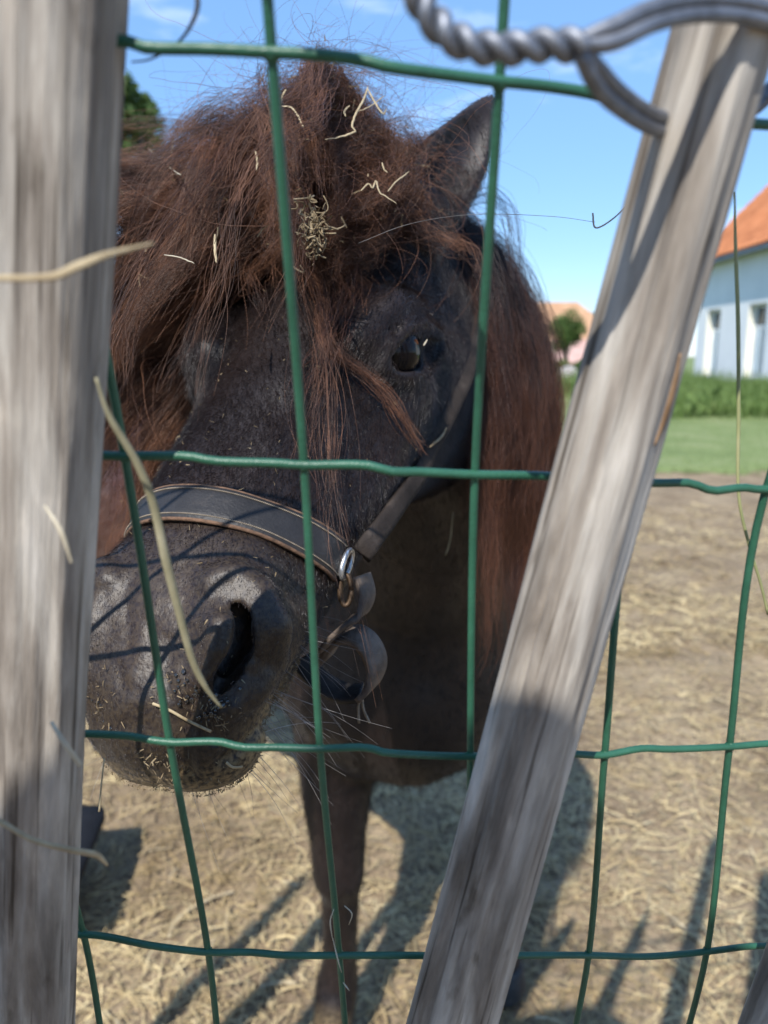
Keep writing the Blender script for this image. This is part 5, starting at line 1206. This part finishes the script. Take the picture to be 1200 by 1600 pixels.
# ------------------------------------------------------------------ the photographer behind the camera, whose shadow falls on the stakes and the hay
def grown(name, build, box, step, mat, parent):
    """mesh of a blended volume: build() fills PRIMS, box = (lo, hi)"""
    global PRIMS, GX, GY, GZ
    keep = PRIMS, GX, GY, GZ
    PRIMS = []; build(); lo, hi = box
    GX, GY, GZ = (np.arange(a, b_, step) for a, b_ in zip(lo, hi))
    V, F = surface_nets(); F = F[(F >= 0).all(1)]; V = relax(V, F, 0.5, 2)
    PRIMS, GX, GY, GZ = keep
    return mesh_obj(name, V, F, mat, parent)
M['skin'] = noise_mat('skin', [(0.3, (0.42, 0.25, 0.18)), (0.7, (0.52, 0.33, 0.25))], (30, 30, 30), 0.55)
M['shirt'] = noise_mat('navy_cotton', [(0.3, (0.022, 0.03, 0.055)), (0.7, (0.04, 0.05, 0.085))], (60, 60, 60), 0.9, 0.3, (900, 900, 900))
M['jeans'] = noise_mat('faded_denim', [(0.3, (0.05, 0.075, 0.12)), (0.7, (0.10, 0.135, 0.20))], (25, 25, 25), 0.9, 0.3, (900, 900, 900))
M['person_hair'] = noise_mat('brown_hair', [(0.3, (0.03, 0.02, 0.014)), (0.7, (0.08, 0.052, 0.035))], (200, 200, 20), 0.5)
M['shoe'] = noise_mat('dark_shoe', [(0.3, (0.03, 0.03, 0.032)), (0.7, (0.07, 0.068, 0.07))], (30, 30, 30), 0.6)
PX, PY = -0.165, -0.40
PERS = tag(empty('person', (PX, PY - 0.12, 0)), 'person in navy shirt and jeans holding a phone up to take the picture', 'person')
HC = np.array([PX - 0.01, PY + 0.05, 1.352])
SHL = {1: np.array([PX + 0.165, PY - 0.04, 1.165]), -1: np.array([PX - 0.165, PY - 0.04, 1.165])}
ELB = {1: np.array([PX + 0.245, PY + 0.06, 0.90]), -1: np.array([PX - 0.235, PY + 0.08, 0.90])}
WRI = {1: np.array([0.045, -0.085, 0.955]), -1: np.array([-0.075, -0.085, 0.955])}
HIP = {1: np.array([PX + 0.085, PY - 0.18, 0.80]), -1: np.array([PX - 0.085, PY - 0.18, 0.80])}
KNE = {1: np.array([PX + 0.095, PY - 0.08, 0.46]), -1: np.array([PX - 0.095, PY - 0.10, 0.46])}
ANK = {1: np.array([PX + 0.10, PY - 0.14, 0.085]), -1: np.array([PX - 0.10, PY - 0.16, 0.085])}
def limbs(g):
    def f():
        caps([(PX, PY - 0.18, 0.82), (PX, PY - 0.13, 0.95), (PX, PY - 0.06, 1.12), (PX, PY - 0.045, 1.155)], [0.125 + g, 0.118 + g, 0.125 + g, 0.10 + g], k=0.05)
        caps([SHL[-1], SHL[1]], 0.062 + g, k=0.06); caps([HC - [0, 0.05, 0.20], HC - [0, 0.02, 0.08]], 0.052 + g * .3, k=0.03)
        for s in (1, -1): caps([SHL[s], ELB[s]], [0.052 + g, 0.040 + g], k=0.03)
    return f
def body_f():
    limbs(0.0)()
    ell(HC, (0.073, 0.094, 0.110), k=0.02); ell(HC + [0, 0.035, -0.055], (0.055, 0.060, 0.058), k=0.03)
    caps([HC + [0, 0.092, 0.012], HC + [0, 0.110, -0.022]], [0.008, 0.013], k=0.014)               # nose
    for s in (1, -1):
        ell(HC + [s * 0.075, -0.005, -0.01], (0.010, 0.020, 0.030), k=0.01); ell(HC + [s * 0.031, 0.083, 0.006], (0.014, 0.010, 0.009), k=0.006, op='s')
        ell(HC + [s * 0.031, 0.077, 0.006], (0.012, 0.012, 0.012), k=0.002)
        caps([HC + [s * 0.014, 0.097, 0.026], HC + [s * 0.046, 0.084, 0.026]], [0.006, 0.005], k=0.008)
    caps([HC + [-0.022, 0.092, -0.052], HC + [0.022, 0.092, -0.052]], 0.004, k=0.006); caps([HC + [-0.020, 0.092, -0.062], HC + [0.020, 0.092, -0.062]], 0.005, k=0.006)
    for s in (1, -1):
        caps([ELB[s], WRI[s]], [0.039, 0.027], k=0.03)
        pal = WRI[s] + np.array([-s * 0.012, 0.045, 0.018]); caps([WRI[s], pal], [0.026, 0.027], k=0.02)
        ph = np.array([0.010 - 0.0, -0.022, 0.0])
        for q, (ln, dz) in enumerate(((0.068, 0.026), (0.075, 0.009), (0.070, -0.008), (0.056, -0.024))):  # fingers curl round the back of the phone
            b0 = pal + np.array([s * 0.004, 0.022, dz]); b1 = b0 + np.array([-s * ln * 0.38, 0.020, 0.002]); b2 = b1 + np.array([-s * ln * 0.36, 0.0, 0.0]); b3 = b2 + np.array([-s * ln * 0.26, -0.006, 0.0])
            if b3[1] > -0.004: b1[1] = min(b1[1], -0.009); b2[1] = min(b2[1], -0.006)
            caps([b0, b1, b2, b3], [0.0095, 0.0088, 0.008, 0.0068], k=0.005)
        t0 = WRI[s] + np.array([-s * 0.018, 0.02, 0.022]); caps([t0, t0 + np.array([-s * 0.014, 0.016, 0.026]), t0 + np.array([-s * 0.026, 0.028, 0.046])], [0.013, 0.0105, 0.0085], k=0.008)
    for s in (1, -1):
        caps([HIP[s], KNE[s], ANK[s]], [0.085, 0.056, 0.037], k=0.03); caps([ANK[s], ANK[s] + [0, 0.04, -0.045], ANK[s] + [0, 0.12, -0.055]], [0.037, 0.034, 0.026], k=0.02)
grown('body', body_f, ((PX - 0.42, PY - 0.36, 0.0), (PX + 0.42, 0.02, 1.60)), 0.0062, M['skin'], PERS)
def trouser_f():
    caps([(PX, PY - 0.18, 0.81), (PX, PY - 0.15, 0.88)], [0.138, 0.128], k=0.03)
    for s in (1, -1): caps([HIP[s], KNE[s], ANK[s] + [0, 0, 0.02]], [0.100, 0.072, 0.056], k=0.04)
grown('trousers', trouser_f, ((PX - 0.34, PY - 0.40, 0.04), (PX + 0.34, PY + 0.12, 1.10)), 0.010, M['jeans'], PERS)
def shirt_f():
    limbs(0.014)()
    ell(HC + [0, 0.0, -0.015], (0.10, 0.13, 0.155), k=0.012, op='s')
grown('shirt', shirt_f, ((PX - 0.38, PY - 0.36, 0.70), (PX + 0.38, PY + 0.26, 1.36)), 0.008, M['shirt'], PERS)
def hair_f():
    ell(HC + [0, -0.018, 0.022], (0.088, 0.100, 0.112), k=0.01); ell(HC + [0, -0.055, -0.05], (0.075, 0.062, 0.10), k=0.03)
    ell(HC + [0, 0.075, -0.045], (0.075, 0.085, 0.098), k=0.02, op='s')
hr_ = grown('hair', hair_f, ((PX - 0.16, PY - 0.18, 1.10), (PX + 0.16, PY + 0.20, 1.62)), 0.006, M['person_hair'], PERS)
def shoe(s):
    def f():
        a = ANK[s]; caps([a + [0, -0.03, -0.045], a + [0, 0.05, -0.048], a + [0, 0.14, -0.055]], [0.040, 0.040, 0.031], k=0.02); caps([a + [0, 0, 0.0], a + [0, 0, -0.03]], 0.047, k=0.02)
    return f
for s in (1, -1): grown('shoe', shoe(s), (tuple(ANK[s] - [0.09, 0.11, 0.095]), tuple(ANK[s] + [0.09, 0.22, 0.07])), 0.007, M['shoe'], PERS)
PHN = tag(empty('phone', (-0.015, -0.0105, 0.99)), 'dark phone held upright in the photographer hands', 'phone')
M['phone_black'] = noise_mat('phone_black', [(0.3, (0.012, 0.012, 0.014)), (0.7, (0.02, 0.02, 0.024))], (20, 20, 20), 0.25)
rings = []
for y, ins in ((-0.0145, 0.0012), (-0.0135, 0.0), (-0.0075, 0.0), (-0.0065, 0.0012)):
    rings.append([(x, y, z) for x, z, _ in [(p[0], p[1], 0) for p in rrect(-0.015, 0.992, 0, 0.0365 - ins, 0.078 - ins, 0.009, 0)]])
lofted('case', rings, M['phone_black'], PHN)
rings = [[(p[0], y, p[1]) for p in rrect(-0.015, 0.992, 0, 0.0345, 0.075, 0.008, 0)] for y in (-0.0152, -0.0147)]
lofted('screen', rings, M['glass'], PHN)

# unseen straw hat added to the photographer so its brim shades the left stake
HAT = tag(empty('added_sun_hat', tuple(HC + [0, 0, 0.05])), 'added, unseen wide brimmed straw hat that shades the palings', 'hat')
def lathe(name, prof, c, mat, parent, n=48, sq=1.0, wob=0.0):
    V = [(c[0] + r_ * math.cos(2 * math.pi * k / n) * sq, c[1] + r_ * math.sin(2 * math.pi * k / n), c[2] + z_ + wob * r_ * math.sin(4 * math.pi * k / n + 1)) for r_, z_ in prof for k in range(n)]
    F = [(i * n + k, i * n + (k + 1) % n, (i + 1) * n + (k + 1) % n, (i + 1) * n + k) for i in range(len(prof) - 1) for k in range(n)]
    return mesh_obj(name, V, F, mat, parent, True)
lathe('brim', [(0.103, 0.0), (0.140, -0.004), (0.168, -0.014), (0.171, -0.012), (0.140, 0.001), (0.103, 0.006)], HC + [0, -0.01, 0.055], M['straw'], HAT, wob=0.03)
lathe('hat_crown', [(0.104, -0.004), (0.102, 0.035), (0.096, 0.075), (0.078, 0.098), (0.045, 0.106), (0.001, 0.104)], HC + [0, -0.01, 0.055], M['straw'], HAT)
lathe('ribbon', [(0.1055, 0.004), (0.1048, 0.030), (0.1030, 0.030)], HC + [0, -0.01, 0.055], M['shirt'], HAT)
